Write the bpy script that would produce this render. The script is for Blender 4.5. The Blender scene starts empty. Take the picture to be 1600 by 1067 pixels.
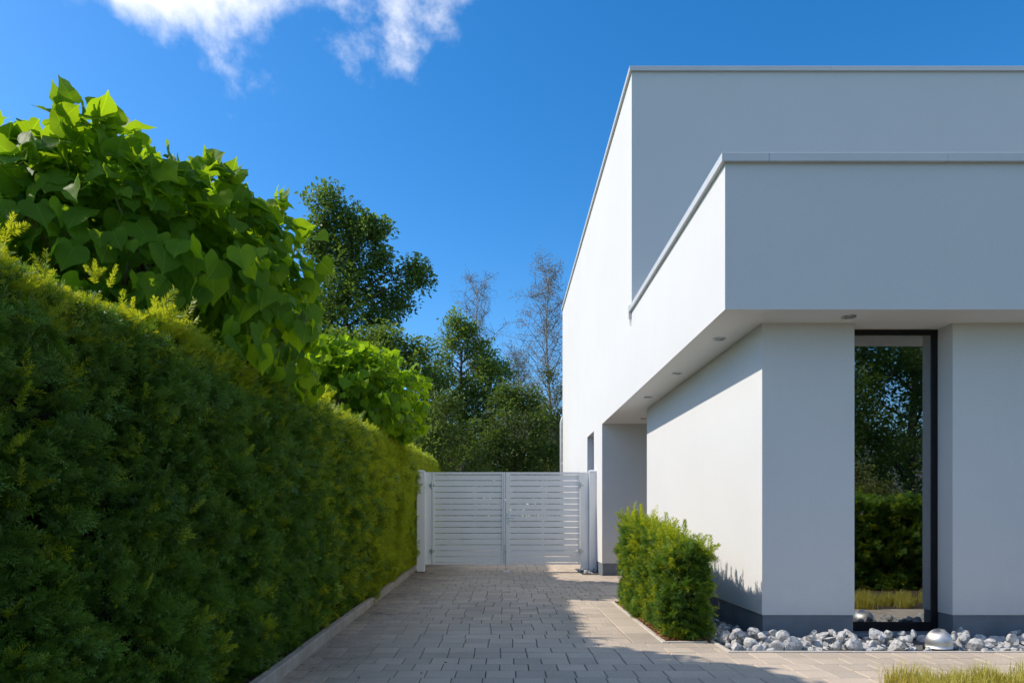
import bpy, bmesh, math, random
import numpy as np
from mathutils import Matrix, Vector, Euler, noise as mnoise

# ------------------------------------------------------------------ camera, sky, sun, exposure
scene = bpy.context.scene
COL = scene.collection
R = math.radians
cam_d = bpy.data.cameras.new('camera')
cam = bpy.data.objects.new('camera', cam_d)
COL.objects.link(cam)
cam.location = (0, 0, 1.05)
cam.rotation_euler = (R(90), 0, 0)
cam_d.lens = 24
cam_d.sensor_width = 36
cam_d.shift_x = 14 / 1600
cam_d.shift_y = 272.5 / 1600
cam_d.clip_end = 3000
scene.camera = cam

SUN = Vector((-1.0, 0.12, 0.89)).normalized()
SUN_EL = math.asin(SUN.z)
SUN_ROT = math.atan2(SUN.x, SUN.y)

world = bpy.data.worlds.new('World')
scene.world = world
world.use_nodes = True
wn, wl = world.node_tree.nodes, world.node_tree.links
wn.clear()


def wnode(t, **kw):
    n = wn.new(t)
    for k, v in kw.items():
        setattr(n, k, v)
    return n


def wmath(op, a, b=None, c=None, clamp=False):
    n = wnode('ShaderNodeMath', operation=op, use_clamp=clamp)
    for i, v in enumerate((a, b, c)):
        if v is None:
            continue
        if isinstance(v, (int, float)):
            n.inputs[i].default_value = v
        else:
            wl.new(v, n.inputs[i])
    return n.outputs[0]


sky = wnode('ShaderNodeTexSky', sky_type='NISHITA', sun_disc=False)
sky.sun_elevation = SUN_EL
sky.sun_rotation = SUN_ROT
sky.altitude = 300
sky.air_density = 1.0
sky.dust_density = 0.6
sky.ozone_density = 3.5
hsv = wnode('ShaderNodeHueSaturation')
hsv.inputs['Saturation'].default_value = 1.35
wl.new(sky.outputs[0], hsv.inputs['Color'])
# cumulus: a cloud layer on a plane above the place
tc = wnode('ShaderNodeTexCoord')
sep = wnode('ShaderNodeSeparateXYZ')
wl.new(tc.outputs['Generated'], sep.inputs[0])
nz = wnode('ShaderNodeTexNoise')
nz.inputs['Scale'].default_value = 7.5
nz.inputs['Detail'].default_value = 10
nz.inputs['Roughness'].default_value = 0.60
nz.inputs['Distortion'].default_value = 0.15
wl.new(tc.outputs['Generated'], nz.inputs['Vector'])
cov = None
for (cx, cy, cz_, rr) in ((-0.27, 0.690, 0.672, 0.178), (-0.19, 0.708, 0.682, 0.172), (-0.38, 0.67, 0.634, 0.12), (0.62, -0.55, 0.55, 0.28), (-0.75, -0.35, 0.56, 0.3), (0.2, -0.88, 0.42, 0.22), (0.85, 0.2, 0.48, 0.26), (0.1, -0.3, 0.95, 0.25)):
    vd = wnode('ShaderNodeVectorMath', operation='DISTANCE')
    wl.new(tc.outputs['Generated'], vd.inputs[0])
    vd.inputs[1].default_value = (cx, cy, cz_)
    m = wmath('SUBTRACT', 1.0, wmath('DIVIDE', vd.outputs['Value'], rr))
    cov = m if cov is None else wmath('MAXIMUM', cov, m)
dens = wmath('ADD', wmath('MULTIPLY', cov, 1.35), wmath('MULTIPLY', wmath('SUBTRACT', nz.outputs[0], 0.5), 2.6))
cl = wnode('ShaderNodeMapRange', interpolation_type='SMOOTHSTEP')
cl.inputs['From Min'].default_value = -0.05
cl.inputs['From Max'].default_value = 0.75
wl.new(dens, cl.inputs['Value'])
fade = wnode('ShaderNodeMapRange')
fade.inputs['From Min'].default_value = 0.08
fade.inputs['From Max'].default_value = 0.22
wl.new(sep.outputs[2], fade.inputs['Value'])
fac = wmath('MULTIPLY', wmath('MULTIPLY', cl.outputs[0], fade.outputs[0]), 0.93)
cmix = wnode('ShaderNodeMix', data_type='RGBA')
cmix.inputs[7].default_value = (6.2, 6.25, 6.4, 1)
wl.new(fac, cmix.inputs[0]); wl.new(hsv.outputs[0], cmix.inputs[6])
bg = wnode('ShaderNodeBackground')
bg.inputs['Strength'].default_value = 0.144
wl.new(cmix.outputs[2], bg.inputs['Color'])
wo = wnode('ShaderNodeOutputWorld')
wl.new(bg.outputs[0], wo.inputs['Surface'])

sun_d = bpy.data.lights.new('sun', 'SUN')
sun_d.energy = 3.1
sun_d.angle = R(0.53)
sun_d.color = (1.0, 0.915, 0.80)
sun = bpy.data.objects.new('sun', sun_d)
COL.objects.link(sun)
sun.location = (-20, 3, 20)
sun.rotation_euler = (-SUN).to_track_quat('-Z', 'Y').to_euler()

scene.view_settings.view_transform = 'Standard'
scene.view_settings.look = 'None'
scene.view_settings.exposure = 0.55
scene.view_settings.gamma = 1.0
scene.view_settings.use_curve_mapping = False
scene.render.engine = 'CYCLES'
scene.cycles.max_bounces = 5
scene.cycles.diffuse_bounces = 3
scene.cycles.glossy_bounces = 3
scene.cycles.transmission_bounces = 4
scene.cycles.transparent_max_bounces = 12
scene.cycles.use_denoising = True

# ------------------------------------------------------------------ helpers
rng = np.random.default_rng(7)
rnd = random.Random(11)
W = {}


class MB:
    """collects verts and faces, then builds one mesh"""

    def __init__(self):
        self.v, self.f, self.mi = [], [], []

    def quad(self, *p):
        n = len(self.v)
        self.v += [tuple(q) for q in p]
        self.f.append(tuple(range(n, n + len(p))))

    def box(self, x0, x1, y0, y1, z0, z1):
        n = len(self.v)
        self.v += [(x0, y0, z0), (x1, y0, z0), (x1, y1, z0), (x0, y1, z0), (x0, y0, z1), (x1, y0, z1), (x1, y1, z1), (x0, y1, z1)]
        self.f += [tuple(n + i for i in q) for q in ((3, 2, 1, 0), (4, 5, 6, 7), (0, 1, 5, 4), (1, 2, 6, 5), (2, 3, 7, 6), (3, 0, 4, 7))]
        return self

    def bbox(self, x0, x1, y0, y1, z0, z1, b=0.006):
        """box with chamfered top edges and no floor"""
        n = len(self.v)
        self.v += [(x0, y0, z0), (x1, y0, z0), (x1, y1, z0), (x0, y1, z0),
                   (x0, y0, z1 - b), (x1, y0, z1 - b), (x1, y1, z1 - b), (x0, y1, z1 - b),
                   (x0 + b, y0 + b, z1), (x1 - b, y0 + b, z1), (x1 - b, y1 - b, z1), (x0 + b, y1 - b, z1)]
        for a, c in ((0, 4), (4, 8)):
            for i in range(4):
                j = (i + 1) % 4
                self.f.append((n + a + i, n + a + j, n + c + j, n + c + i))
        self.f.append((n + 8, n + 9, n + 10, n + 11))
        return self

    def tube(self, pts, rad, seg=7, cap=True):
        pts = [Vector(p) for p in pts]
        rad = list(rad) if hasattr(rad, '__len__') else [rad] * len(pts)
        rings = []
        ref = Vector((0.3, 0.9, 0.2))
        for i, p in enumerate(pts):
            t = (pts[min(i + 1, len(pts) - 1)] - pts[max(i - 1, 0)])
            if t.length < 1e-9:
                t = Vector((0, 0, 1))
            t.normalize()
            a = t.cross(ref)
            if a.length < 0.05:
                a = t.cross(Vector((1, 0, 0)))
            a.normalize()
            b = t.cross(a)
            n = len(self.v)
            for k in range(seg):
                an = 2 * math.pi * k / seg
                q = p + (a * math.cos(an) + b * math.sin(an)) * rad[i]
                self.v.append(tuple(q))
            rings.append(n)
        for i in range(len(rings) - 1):
            for k in range(seg):
                k2 = (k + 1) % seg
                self.f.append((rings[i] + k, rings[i] + k2, rings[i + 1] + k2, rings[i + 1] + k))
        if cap:
            self.f.append(tuple(rings[0] + k for k in range(seg))[::-1])
            self.f.append(tuple(rings[-1] + k for k in range(seg)))
        return self

    def mesh(self, name, mat=None, smooth=False):
        me = bpy.data.meshes.new(name)
        me.from_pydata(self.v, [], self.f)
        if mat:
            me.materials.append(mat)
        if smooth:
            me.polygons.foreach_set('use_smooth', [True] * len(me.polygons))
        me.update()
        return me


def obj(name, me, parent=None, mat=None, smooth=False, label=None, cat=None, group=None, kind=None, loc=None, rot=None, scl=None):
    if isinstance(me, MB):
        me = me.mesh(name, mat, smooth)
    o = bpy.data.objects.new(name, me)
    COL.objects.link(o)
    if loc is not None:
        o.location = loc
    if rot is not None:
        o.rotation_euler = rot
    if scl is not None:
        o.scale = scl if hasattr(scl, '__len__') else (scl,) * 3
    W[o.name] = o.matrix_basis.copy()
    W[o.name] = Matrix.LocRotScale(Vector(o.location), o.rotation_euler, Vector(o.scale))
    if parent is not None:
        o.parent = parent
        o.matrix_parent_inverse = W[parent.name].inverted()
    for k, v in (('label', label), ('category', cat), ('group', group), ('kind', kind)):
        if v:
            o[k] = v
    return o


def thing(name, label, cat, loc=(0, 0, 0), group=None):
    o = obj(name, None, label=label, cat=cat, group=group, loc=loc)
    o.empty_display_size = 0.2
    return o


# ---- materials
def new_mat(name):
    m = bpy.data.materials.new(name)
    m.use_nodes = True
    nt = m.node_tree
    nt.nodes.clear()
    out = nt.nodes.new('ShaderNodeOutputMaterial')
    return m, nt, out


def ramp(nt, src, stops):
    r = nt.nodes.new('ShaderNodeValToRGB')
    els = r.color_ramp.elements
    while len(els) < len(stops):
        els.new(0.5)
    for e, (p, c) in zip(els, stops):
        e.position = p
        e.color = (*c, 1)
    nt.links.new(src, r.inputs[0])
    return r.outputs[0]


def tex_noise(nt, scale, detail=4, rough=0.55, vec=None, dist=0.0):
    n = nt.nodes.new('ShaderNodeTexNoise')
    n.inputs['Scale'].default_value = scale
    n.inputs['Detail'].default_value = detail
    n.inputs['Roughness'].default_value = rough
    n.inputs['Distortion'].default_value = dist
    if vec is not None:
        nt.links.new(vec, n.inputs['Vector'])
    return n.outputs[0]


def mixc(nt, fac, a, b, mode='MIX'):
    n = nt.nodes.new('ShaderNodeMix')
    n.data_type = 'RGBA'
    n.blend_type = mode
    for i, v in ((0, fac), (6, a), (7, b)):
        if isinstance(v, (int, float)):
            n.inputs[i].default_value = v
        elif isinstance(v, tuple):
            n.inputs[i].default_value = (*v, 1) if len(v) == 3 else v
        else:
            nt.links.new(v, n.inputs[i])
    return n.outputs[2]


def nmath(nt, op, a, b=0.0, clamp=False):
    n = nt.nodes.new('ShaderNodeMath')
    n.operation = op
    n.use_clamp = clamp
    for i, v in enumerate((a, b)):
        if isinstance(v, (int, float)):
            n.inputs[i].default_value = v
        else:
            nt.links.new(v, n.inputs[i])
    return n.outputs[0]


def coords(nt, which='Object'):
    return nt.nodes.new('ShaderNodeTexCoord').outputs[which]


def geo_pos(nt):
    return nt.nodes.new('ShaderNodeNewGeometry').outputs['Position']


def bump(nt, h, strength=0.3, dist=0.01, normal=None):
    b = nt.nodes.new('ShaderNodeBump')
    b.inputs['Strength'].default_value = strength
    b.inputs['Distance'].default_value = dist
    nt.links.new(h, b.inputs['Height'])
    if normal is not None:
        nt.links.new(normal, b.inputs['Normal'])
    return b.outputs[0]


def principled(nt, out, col, rough=0.6, metal=0.0, normal=None, spec=0.5):
    p = nt.nodes.new('ShaderNodeBsdfPrincipled')
    for k, v in (('Base Color', col), ('Roughness', rough), ('Metallic', metal), ('Specular IOR Level', spec)):
        if isinstance(v, (int, float)):
            p.inputs[k].default_value = v
        elif isinstance(v, tuple):
            p.inputs[k].default_value = (*v, 1)
        else:
            nt.links.new(v, p.inputs[k])
    if normal is not None:
        nt.links.new(normal, p.inputs['Normal'])
    nt.links.new(p.outputs[0], out.inputs['Surface'])
    return p


def simple(name, c1, c2, scale=6.0, rough=0.6, metal=0.0, bscale=None, bstr=0.2, bdist=0.004, detail=5, spec=0.4, rand=0.0, world_space=True):
    m, nt, out = new_mat(name)
    pos = geo_pos(nt) if world_space else coords(nt)
    f = tex_noise(nt, scale, detail, 0.6, pos)
    f2 = ramp(nt, f, [(0.3, c1), (0.7, c2)])
    if rand:
        oi = nt.nodes.new('ShaderNodeObjectInfo')
        k = nmath(nt, 'MULTIPLY_ADD', oi.outputs['Random'], rand)
        nt.nodes[-1].inputs[2].default_value = 1 - rand / 2
        cc = nt.nodes.new('ShaderNodeCombineXYZ')
        for i in range(3):
            nt.links.new(k, cc.inputs[i])
        f2 = mixc(nt, 1.0, f2, cc.outputs[0], 'MULTIPLY')
    nrm = None
    if bscale:
        nrm = bump(nt, tex_noise(nt, bscale, 4, 0.6, pos), bstr, bdist)
    principled(nt, out, f2, rough, metal, nrm, spec)
    return m


def leaf_mat(name, c_dark, c_light, trans, t_col, rough=0.5, patch=1.2, attr=None, spec=0.35, tip=None):
    """foliage: varies from leaf to leaf and from patch to patch, lets light through"""
    m, nt, out = new_mat(name)
    oi = nt.nodes.new('ShaderNodeObjectInfo')
    pn = tex_noise(nt, patch, 3, 0.6, geo_pos(nt))
    f = nmath(nt, 'ADD', nmath(nt, 'MULTIPLY', oi.outputs['Random'], 0.55), nmath(nt, 'MULTIPLY', pn, 0.75))
    f = nmath(nt, 'SUBTRACT', f, 0.14, True)
    col = ramp(nt, f, [(0.1, c_dark), (0.9, c_light)])
    nrm = None
    if tip:
        a = nt.nodes.new('ShaderNodeAttribute')
        a.attribute_name = 'tipness'
        col = mixc(nt, nmath(nt, 'POWER', a.outputs['Fac'], 2.0), col, mixc(nt, 0.65, col, tip))
    if attr:
        a = nt.nodes.new('ShaderNodeAttribute')
        a.attribute_name = attr
        s = nt.nodes.new('ShaderNodeSeparateXYZ')
        nt.links.new(a.outputs['Vector'], s.inputs[0])
        ay = nmath(nt, 'ABSOLUTE', s.outputs[1])
        # side veins leave the midrib at a slant
        ph = nmath(nt, 'SUBTRACT', s.outputs[0], nmath(nt, 'MULTIPLY', ay, 0.75))
        w = nmath(nt, 'ABSOLUTE', nmath(nt, 'SINE', nmath(nt, 'MULTIPLY', ph, 20.0)))
        side = nmath(nt, 'SUBTRACT', 1.0, nmath(nt, 'MULTIPLY', w, 7.0), True)
        mid = nmath(nt, 'SUBTRACT', 1.0, nmath(nt, 'MULTIPLY', ay, 45.0), True)
        vein = nmath(nt, 'MAXIMUM', nmath(nt, 'MULTIPLY', side, 0.5), mid)
        col = mixc(nt, nmath(nt, 'MULTIPLY', vein, 0.5), col, tuple(min(1, c * 1.7) for c in c_light))
        nrm = bump(nt, nmath(nt, 'SUBTRACT', 1.0, vein), 0.25, 0.004)
    p = principled(nt, out, col, rough, 0, nrm, spec)
    t = nt.nodes.new('ShaderNodeBsdfTranslucent')
    nt.links.new(mixc(nt, 1.0, col, t_col, 'MULTIPLY'), t.inputs['Color'])
    ms = nt.nodes.new('ShaderNodeMixShader')
    ms.inputs[0].default_value = trans
    nt.links.new(p.outputs[0], ms.inputs[1])
    nt.links.new(t.outputs[0], ms.inputs[2])
    nt.links.new(ms.outputs[0], out.inputs['Surface'])
    return m


def stucco(name, c):
    m, nt, out = new_mat(name)
    pos = geo_pos(nt)
    a = tex_noise(nt, 0.9, 4, 0.55, pos)
    b = tex_noise(nt, 75, 4, 0.75, pos)
    col = ramp(nt, a, [(0.3, tuple(x * 0.965 for x in c)), (0.7, c)])
    # faint streaks of weather running down
    mp = nt.nodes.new('ShaderNodeMapping')
    mp.inputs['Scale'].default_value = (9, 9, 0.35)
    nt.links.new(pos, mp.inputs[0])
    st = ramp(nt, tex_noise(nt, 1.0, 3, 0.6, mp.outputs[0]), [(0.55, (1, 1, 1)), (0.85, (0.985, 0.983, 0.978))])
    col = mixc(nt, 1.0, col, st, 'MULTIPLY')
    gr = ramp(nt, b, [(0.3, (0.955, 0.955, 0.955)), (0.65, (1.0, 1.0, 1.0))])
    col = mixc(nt, 1.0, col, gr, 'MULTIPLY')
    sz = nt.nodes.new('ShaderNodeSeparateXYZ')
    nt.links.new(pos, sz.inputs[0])
    spl = nmath(nt, 'SUBTRACT', nmath(nt, 'MULTIPLY', tex_noise(nt, 6, 5, 0.7, pos), 1.1), nmath(nt, 'MULTIPLY', sz.outputs[2], 0.95), True)
    col = mixc(nt, nmath(nt, 'MULTIPLY', spl, 0.35), col, (0.42, 0.40, 0.36))
    n1 = bump(nt, a, 0.12, 0.03)
    n2 = bump(nt, b, 0.6, 0.004, n1)
    principled(nt, out, col, 0.9, 0, n2, 0.2)
    return m


M = {}
M['stucco'] = stucco('white_render', (0.695, 0.688, 0.668))
M['soffit'] = stucco('white_soffit_with_bounce', (0.84, 0.825, 0.79))  # whiter and warmer than the walls: bounce from the paving put into the colour
M['plinth'] = simple('grey_blue_plinth', (0.135, 0.155, 0.18), (0.195, 0.215, 0.24), 4.0, 0.75, bscale=90, bstr=0.3)
M['coping'] = simple('grey_coping_metal', (0.58, 0.58, 0.57), (0.64, 0.64, 0.63), 2.0, 0.45, 0.1)
M['roof'] = simple('roof_membrane', (0.16, 0.16, 0.16), (0.22, 0.22, 0.21), 3.0, 0.9)
M['black'] = simple('black_aluminium', (0.008, 0.008, 0.009), (0.013, 0.013, 0.014), 8, 0.5, spec=0.2)
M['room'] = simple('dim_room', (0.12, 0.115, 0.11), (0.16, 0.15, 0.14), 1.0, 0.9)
M['gate'] = simple('light_grey_powder_coat', (0.80, 0.80, 0.785), (0.85, 0.85, 0.835), 2.5, 0.45, bscale=300, bstr=0.05)
M['steel'] = simple('steel', (0.5, 0.5, 0.5), (0.6, 0.6, 0.6), 6, 0.3, 1.0)
M['bark'] = simple('brown_bark', (0.055, 0.042, 0.03), (0.12, 0.095, 0.07), 9, 0.9, bscale=25, bstr=0.7, bdist=0.02)
M['greybark'] = simple('grey_bark', (0.15, 0.135, 0.115), (0.27, 0.245, 0.215), 8, 0.9, bscale=25, bstr=0.6, bdist=0.02)
M['soil'] = simple('soil', (0.05, 0.035, 0.022), (0.10, 0.07, 0.045), 14, 0.95, bscale=40, bstr=0.8, bdist=0.02)
M['sand'] = simple('joint_sand', (0.055, 0.05, 0.045), (0.085, 0.077, 0.068), 60, 0.95)
M['kerb'] = simple('kerb_concrete', (0.27, 0.235, 0.19), (0.42, 0.37, 0.31), 5, 0.9, bscale=120, bstr=0.5, bdist=0.004, rand=0.12)
M['edging'] = simple('edging_concrete', (0.50, 0.45, 0.38), (0.60, 0.54, 0.465), 7, 0.9, bscale=120, bstr=0.4, rand=0.1)
M['lawn'] = simple('lawn_ground', (0.035, 0.055, 0.016), (0.075, 0.10, 0.03), 3, 0.95, bscale=30, bstr=1.0, bdist=0.05)


def paver_mat():
    m, nt, out = new_mat('concrete_paver')
    pos = geo_pos(nt)
    oi = nt.nodes.new('ShaderNodeObjectInfo')
    at = nt.nodes.new('ShaderNodeAttribute')
    at.attribute_name = 'tone'
    a = tex_noise(nt, 1.1, 4, 0.6, pos)
    b = tex_noise(nt, 55, 4, 0.7, pos)
    col = ramp(nt, a, [(0.3, (0.50, 0.415, 0.318)), (0.7, (0.60, 0.50, 0.390))])
    # moss and earth washed down along the hedge
    s = nt.nodes.new('ShaderNodeSeparateXYZ')
    nt.links.new(pos, s.inputs[0])
    edge = nmath(nt, 'ADD', nmath(nt, 'MULTIPLY', s.outputs[0], -0.95), nmath(nt, 'MULTIPLY', a, 1.5))
    edge = nmath(nt, 'SUBTRACT', edge, 1.35, True)
    dirt = tex_noise(nt, 7, 5, 0.7, pos)
    col = mixc(nt, nmath(nt, 'MULTIPLY', nmath(nt, 'MULTIPLY', edge, dirt), 1.7, True), col, (0.19, 0.15, 0.11))
    sp = ramp(nt, b, [(0.25, (0.80, 0.80, 0.80)), (0.6, (1.04, 1.04, 1.04))])
    col = mixc(nt, 1.0, col, sp, 'MULTIPLY')
    r2 = nmath(nt, 'FRACT', nmath(nt, 'ADD', oi.outputs['Random'], at.outputs['Fac']))
    k = ramp(nt, r2, [(0.0, (0.86, 0.86, 0.87)), (1.0, (1.08, 1.07, 1.06))])
    col = mixc(nt, 1.0, col, k, 'MULTIPLY')
    stain = ramp(nt, tex_noise(nt, 2.6, 5, 0.65, pos, 0.6), [(0.60, (1, 1, 1)), (0.78, (0.82, 0.81, 0.79))])
    col = mixc(nt, 1.0, col, stain, 'MULTIPLY')
    principled(nt, out, col, 0.85, 0, bump(nt, b, 0.4, 0.003), 0.3)
    return m


M['paver'] = paver_mat()


def stone_mat():
    m, nt, out = new_mat('white_marble_rubble')
    oi = nt.nodes.new('ShaderNodeObjectInfo')
    pos = coords(nt, 'Object')
    off = nt.nodes.new('ShaderNodeVectorMath')
    off.operation = 'ADD'
    nt.links.new(pos, off.inputs[0])
    nt.links.new(oi.outputs['Random'], off.inputs[1])
    a = tex_noise(nt, 2.2, 6, 0.7, geo_pos(nt))
    b = tex_noise(nt, 28, 6, 0.72, geo_pos(nt), 0.8)
    col = ramp(nt, b, [(0.37, (0.12, 0.12, 0.13)), (0.47, (0.44, 0.435, 0.42)), (0.64, (0.74, 0.73, 0.71))])
    col = mixc(nt, nmath(nt, 'MULTIPLY', oi.outputs['Random'], 0.45), col, (0.36, 0.355, 0.35))
    principled(nt, out, col, 0.8, 0, bump(nt, tex_noise(nt, 70, 5, 0.7, geo_pos(nt)), 0.6, 0.006), 0.3)
    return m


M['stone'] = stone_mat()


def brushed_mat():
    m, nt, out = new_mat('brushed_stainless_steel')
    mp = nt.nodes.new('ShaderNodeMapping')
    mp.inputs['Scale'].default_value = (2, 2, 160)
    nt.links.new(coords(nt, 'Object'), mp.inputs[0])
    n = tex_noise(nt, 3, 3, 0.6, mp.outputs[0])
    p = principled(nt, out, (0.62, 0.60, 0.57), 0.5, 1.0, bump(nt, n, 0.15, 0.001))
    p.inputs['Anisotropic'].default_value = 0.6
    return m


M['brushed'] = brushed_mat()


def glass_mat():
    m, nt, out = new_mat('window_glass')
    g = nt.nodes.new('ShaderNodeBsdfGlossy')
    g.inputs['Roughness'].default_value = 0.0
    g.inputs['Color'].default_value = (0.92, 0.95, 0.96, 1)
    wob = tex_noise(nt, 1.3, 1, 0.4, geo_pos(nt))
    nt.links.new(bump(nt, wob, 0.02, 0.01), g.inputs['Normal'])
    t = nt.nodes.new('ShaderNodeBsdfTransparent')
    t.inputs['Color'].default_value = (0.45, 0.48, 0.48, 1)
    lw = nt.nodes.new('ShaderNodeLayerWeight')
    lw.inputs['Blend'].default_value = 0.35
    f = nmath(nt, 'ADD', nmath(nt, 'MULTIPLY', lw.outputs['Fresnel'], 0.7), 0.36, True)
    ms = nt.nodes.new('ShaderNodeMixShader')
    nt.links.new(f, ms.inputs[0])
    nt.links.new(t.outputs[0], ms.inputs[1])
    nt.links.new(g.outputs[0], ms.inputs[2])
    nt.links.new(ms.outputs[0], out.inputs['Surface'])
    return m


M['glass'] = glass_mat()
M['catalpa'] = leaf_mat('catalpa_leaf', (0.070, 0.150, 0.014), (0.140, 0.27, 0.022), 0.56, (3.4, 2.6, 0.6), 0.5, 0.9, 'uvl', 0.12)
M['yew'] = leaf_mat('yew_needles', (0.012, 0.048, 0.008), (0.13, 0.235, 0.032), 0.26, (1.7, 1.7, 0.6), 0.48, 1.3, None, 0.28, (0.15, 0.28, 0.04))
M['yewlight'] = leaf_mat('yew_shoots_and_lit_face', (0.16, 0.26, 0.018), (0.40, 0.48, 0.032), 0.48, (1.7, 1.4, 0.5), 0.5, 1.3)  # pale new growth; also carries light painted onto the far face and rim
M['yewwood'] = simple('yew_twig', (0.06, 0.06, 0.025), (0.11, 0.09, 0.04), 20, 0.9)
M['oak'] = leaf_mat('oak_leaf', (0.062, 0.120, 0.030), (0.17, 0.25, 0.060), 0.45, (1.5, 1.5, 0.6), 0.5, 0.35)
M['mid'] = leaf_mat('midgreen_leaf', (0.070, 0.130, 0.030), (0.22, 0.30, 0.065), 0.45, (1.5, 1.5, 0.6), 0.5, 0.4)
M['darkleaf'] = leaf_mat('dark_leaf', (0.045, 0.085, 0.022), (0.14, 0.20, 0.046), 0.42, (1.5, 1.5, 0.6), 0.5, 0.4)
M['birchleaf'] = leaf_mat('withered_birch_leaf', (0.15, 0.14, 0.09), (0.29, 0.26, 0.17), 0.3, (1.4, 1.2, 0.7), 0.6, 0.5)
M['yellowleaf'] = leaf_mat('yellow_green_leaf', (0.10, 0.13, 0.025), (0.24, 0.24, 0.05), 0.32, (1.5, 1.4, 0.5), 0.5, 0.5)
M['grassblade'] = leaf_mat('sedge_blade', (0.26, 0.28, 0.035), (0.62, 0.54, 0.13), 0.35, (1.4, 1.3, 0.6), 0.5, 2.5)


def birch_bark():
    m, nt, out = new_mat('birch_bark')
    mp = nt.nodes.new('ShaderNodeMapping')
    mp.inputs['Scale'].default_value = (3, 3, 9)
    nt.links.new(geo_pos(nt), mp.inputs[0])
    col = ramp(nt, tex_noise(nt, 1.0, 5, 0.7, mp.outputs[0]), [(0.38, (0.06, 0.05, 0.045)), (0.5, (0.38, 0.36, 0.33)), (0.7, (0.5, 0.48, 0.45))])
    principled(nt, out, col, 0.8)
    return m


M['birch'] = birch_bark()


# ---- geometry-nodes scatter (foliage masses only)
def scatter(name, protos, pts, rots, scl, parent=None, choice=None, kind=None, **kw):
    """one object whose points carry foliage sprigs"""
    n = len(pts)
    me = bpy.data.meshes.new(name)
    me.vertices.add(n)
    me.vertices.foreach_set('co', np.asarray(pts, np.float32).ravel())
    a = me.attributes.new('rot', 'FLOAT_VECTOR', 'POINT')
    a.data.foreach_set('vector', np.asarray(rots, np.float32).ravel())
    a = me.attributes.new('scl', 'FLOAT', 'POINT')
    a.data.foreach_set('value', np.asarray(scl, np.float32).ravel())
    a = me.attributes.new('pick', 'INT', 'POINT')
    if choice is None:
        choice = rng.integers(0, len(protos), n)
    a.data.foreach_set('value', np.asarray(choice, np.int32).ravel())
    me.update()
    for p in protos:
        for mt in p.materials:
            if mt.name not in [x.name for x in me.materials]:
                me.materials.append(mt)
    o = obj(name, me, parent, kind=kind, **kw)
    ng = bpy.data.node_groups.new(name + '_nodes', 'GeometryNodeTree')
    ng.interface.new_socket('Geometry', in_out='INPUT', socket_type='NodeSocketGeometry')
    ng.interface.new_socket('Geometry', in_out='OUTPUT', socket_type='NodeSocketGeometry')
    N, L = ng.nodes, ng.links
    gi, go = N.new('NodeGroupInput'), N.new('NodeGroupOutput')
    join = N.new('GeometryNodeJoinGeometry')

    def named(nm, ty):
        x = N.new('GeometryNodeInputNamedAttribute')
        x.data_type = ty
        x.inputs['Name'].default_value = nm
        return x.outputs['Attribute']
    rot, sc, pk = named('rot', 'FLOAT_VECTOR'), named('scl', 'FLOAT'), named('pick', 'INT')
    e2r = N.new('FunctionNodeEulerToRotation')
    L.new(rot, e2r.inputs[0])
    for k, p in enumerate(protos):
        po = PROTO.get(p.name)
        if po is None:
            po = PROTO[p.name] = bpy.data.objects.new(p.name, p)
        oi = N.new('GeometryNodeObjectInfo')
        oi.inputs['Object'].default_value = po
        oi.inputs['As Instance'].default_value = False
        cmp = N.new('FunctionNodeCompare')
        cmp.data_type = 'INT'
        cmp.operation = 'EQUAL'
        L.new(pk, cmp.inputs[2])
        cmp.inputs[3].default_value = k
        iop = N.new('GeometryNodeInstanceOnPoints')
        L.new(gi.outputs[0], iop.inputs['Points'])
        L.new(cmp.outputs[0], iop.inputs['Selection'])
        L.new(oi.outputs['Geometry'], iop.inputs['Instance'])
        L.new(e2r.outputs[0], iop.inputs['Rotation'])
        L.new(sc, iop.inputs['Scale'])
        L.new(iop.outputs[0], join.inputs[0])
    L.new(join.outputs[0], go.inputs[0])
    md = o.modifiers.new('foliage', 'NODES')
    md.node_group = ng
    return o


PROTO = {}


def unit(a):
    a = np.asarray(a, float)
    return a / np.maximum(np.linalg.norm(a, axis=-1, keepdims=True), 1e-9)


def dir_euler(d, roll):
    d = unit(d)
    return np.stack([roll, -np.arcsin(np.clip(d[:, 2], -1, 1)), np.arctan2(d[:, 1], d[:, 0])], 1)


def frame_euler(x, z):
    """Euler angles taking local X to x and local Z as near as possible to z"""
    x = unit(x)
    y = unit(np.cross(z, x))
    z = np.cross(x, y)
    return np.stack([np.arctan2(y[:, 2], z[:, 2]), -np.arcsin(np.clip(x[:, 2], -1, 1)), np.arctan2(x[:, 1], x[:, 0])], 1)


def vnoise(p, s, seed=0.0):
    return np.array([mnoise.noise(Vector((q[0] * s + seed, q[1] * s - seed, q[2] * s + seed * 0.7))) for q in p])


def mesh_from(name, v, f, mat, smooth=True):
    me = bpy.data.meshes.new(name)
    me.from_pydata([tuple(q) for q in v], [], f)
    me.materials.append(mat)
    if smooth:
        me.polygons.foreach_set('use_smooth', [True] * len(me.polygons))
    me.update()
    return me


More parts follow.
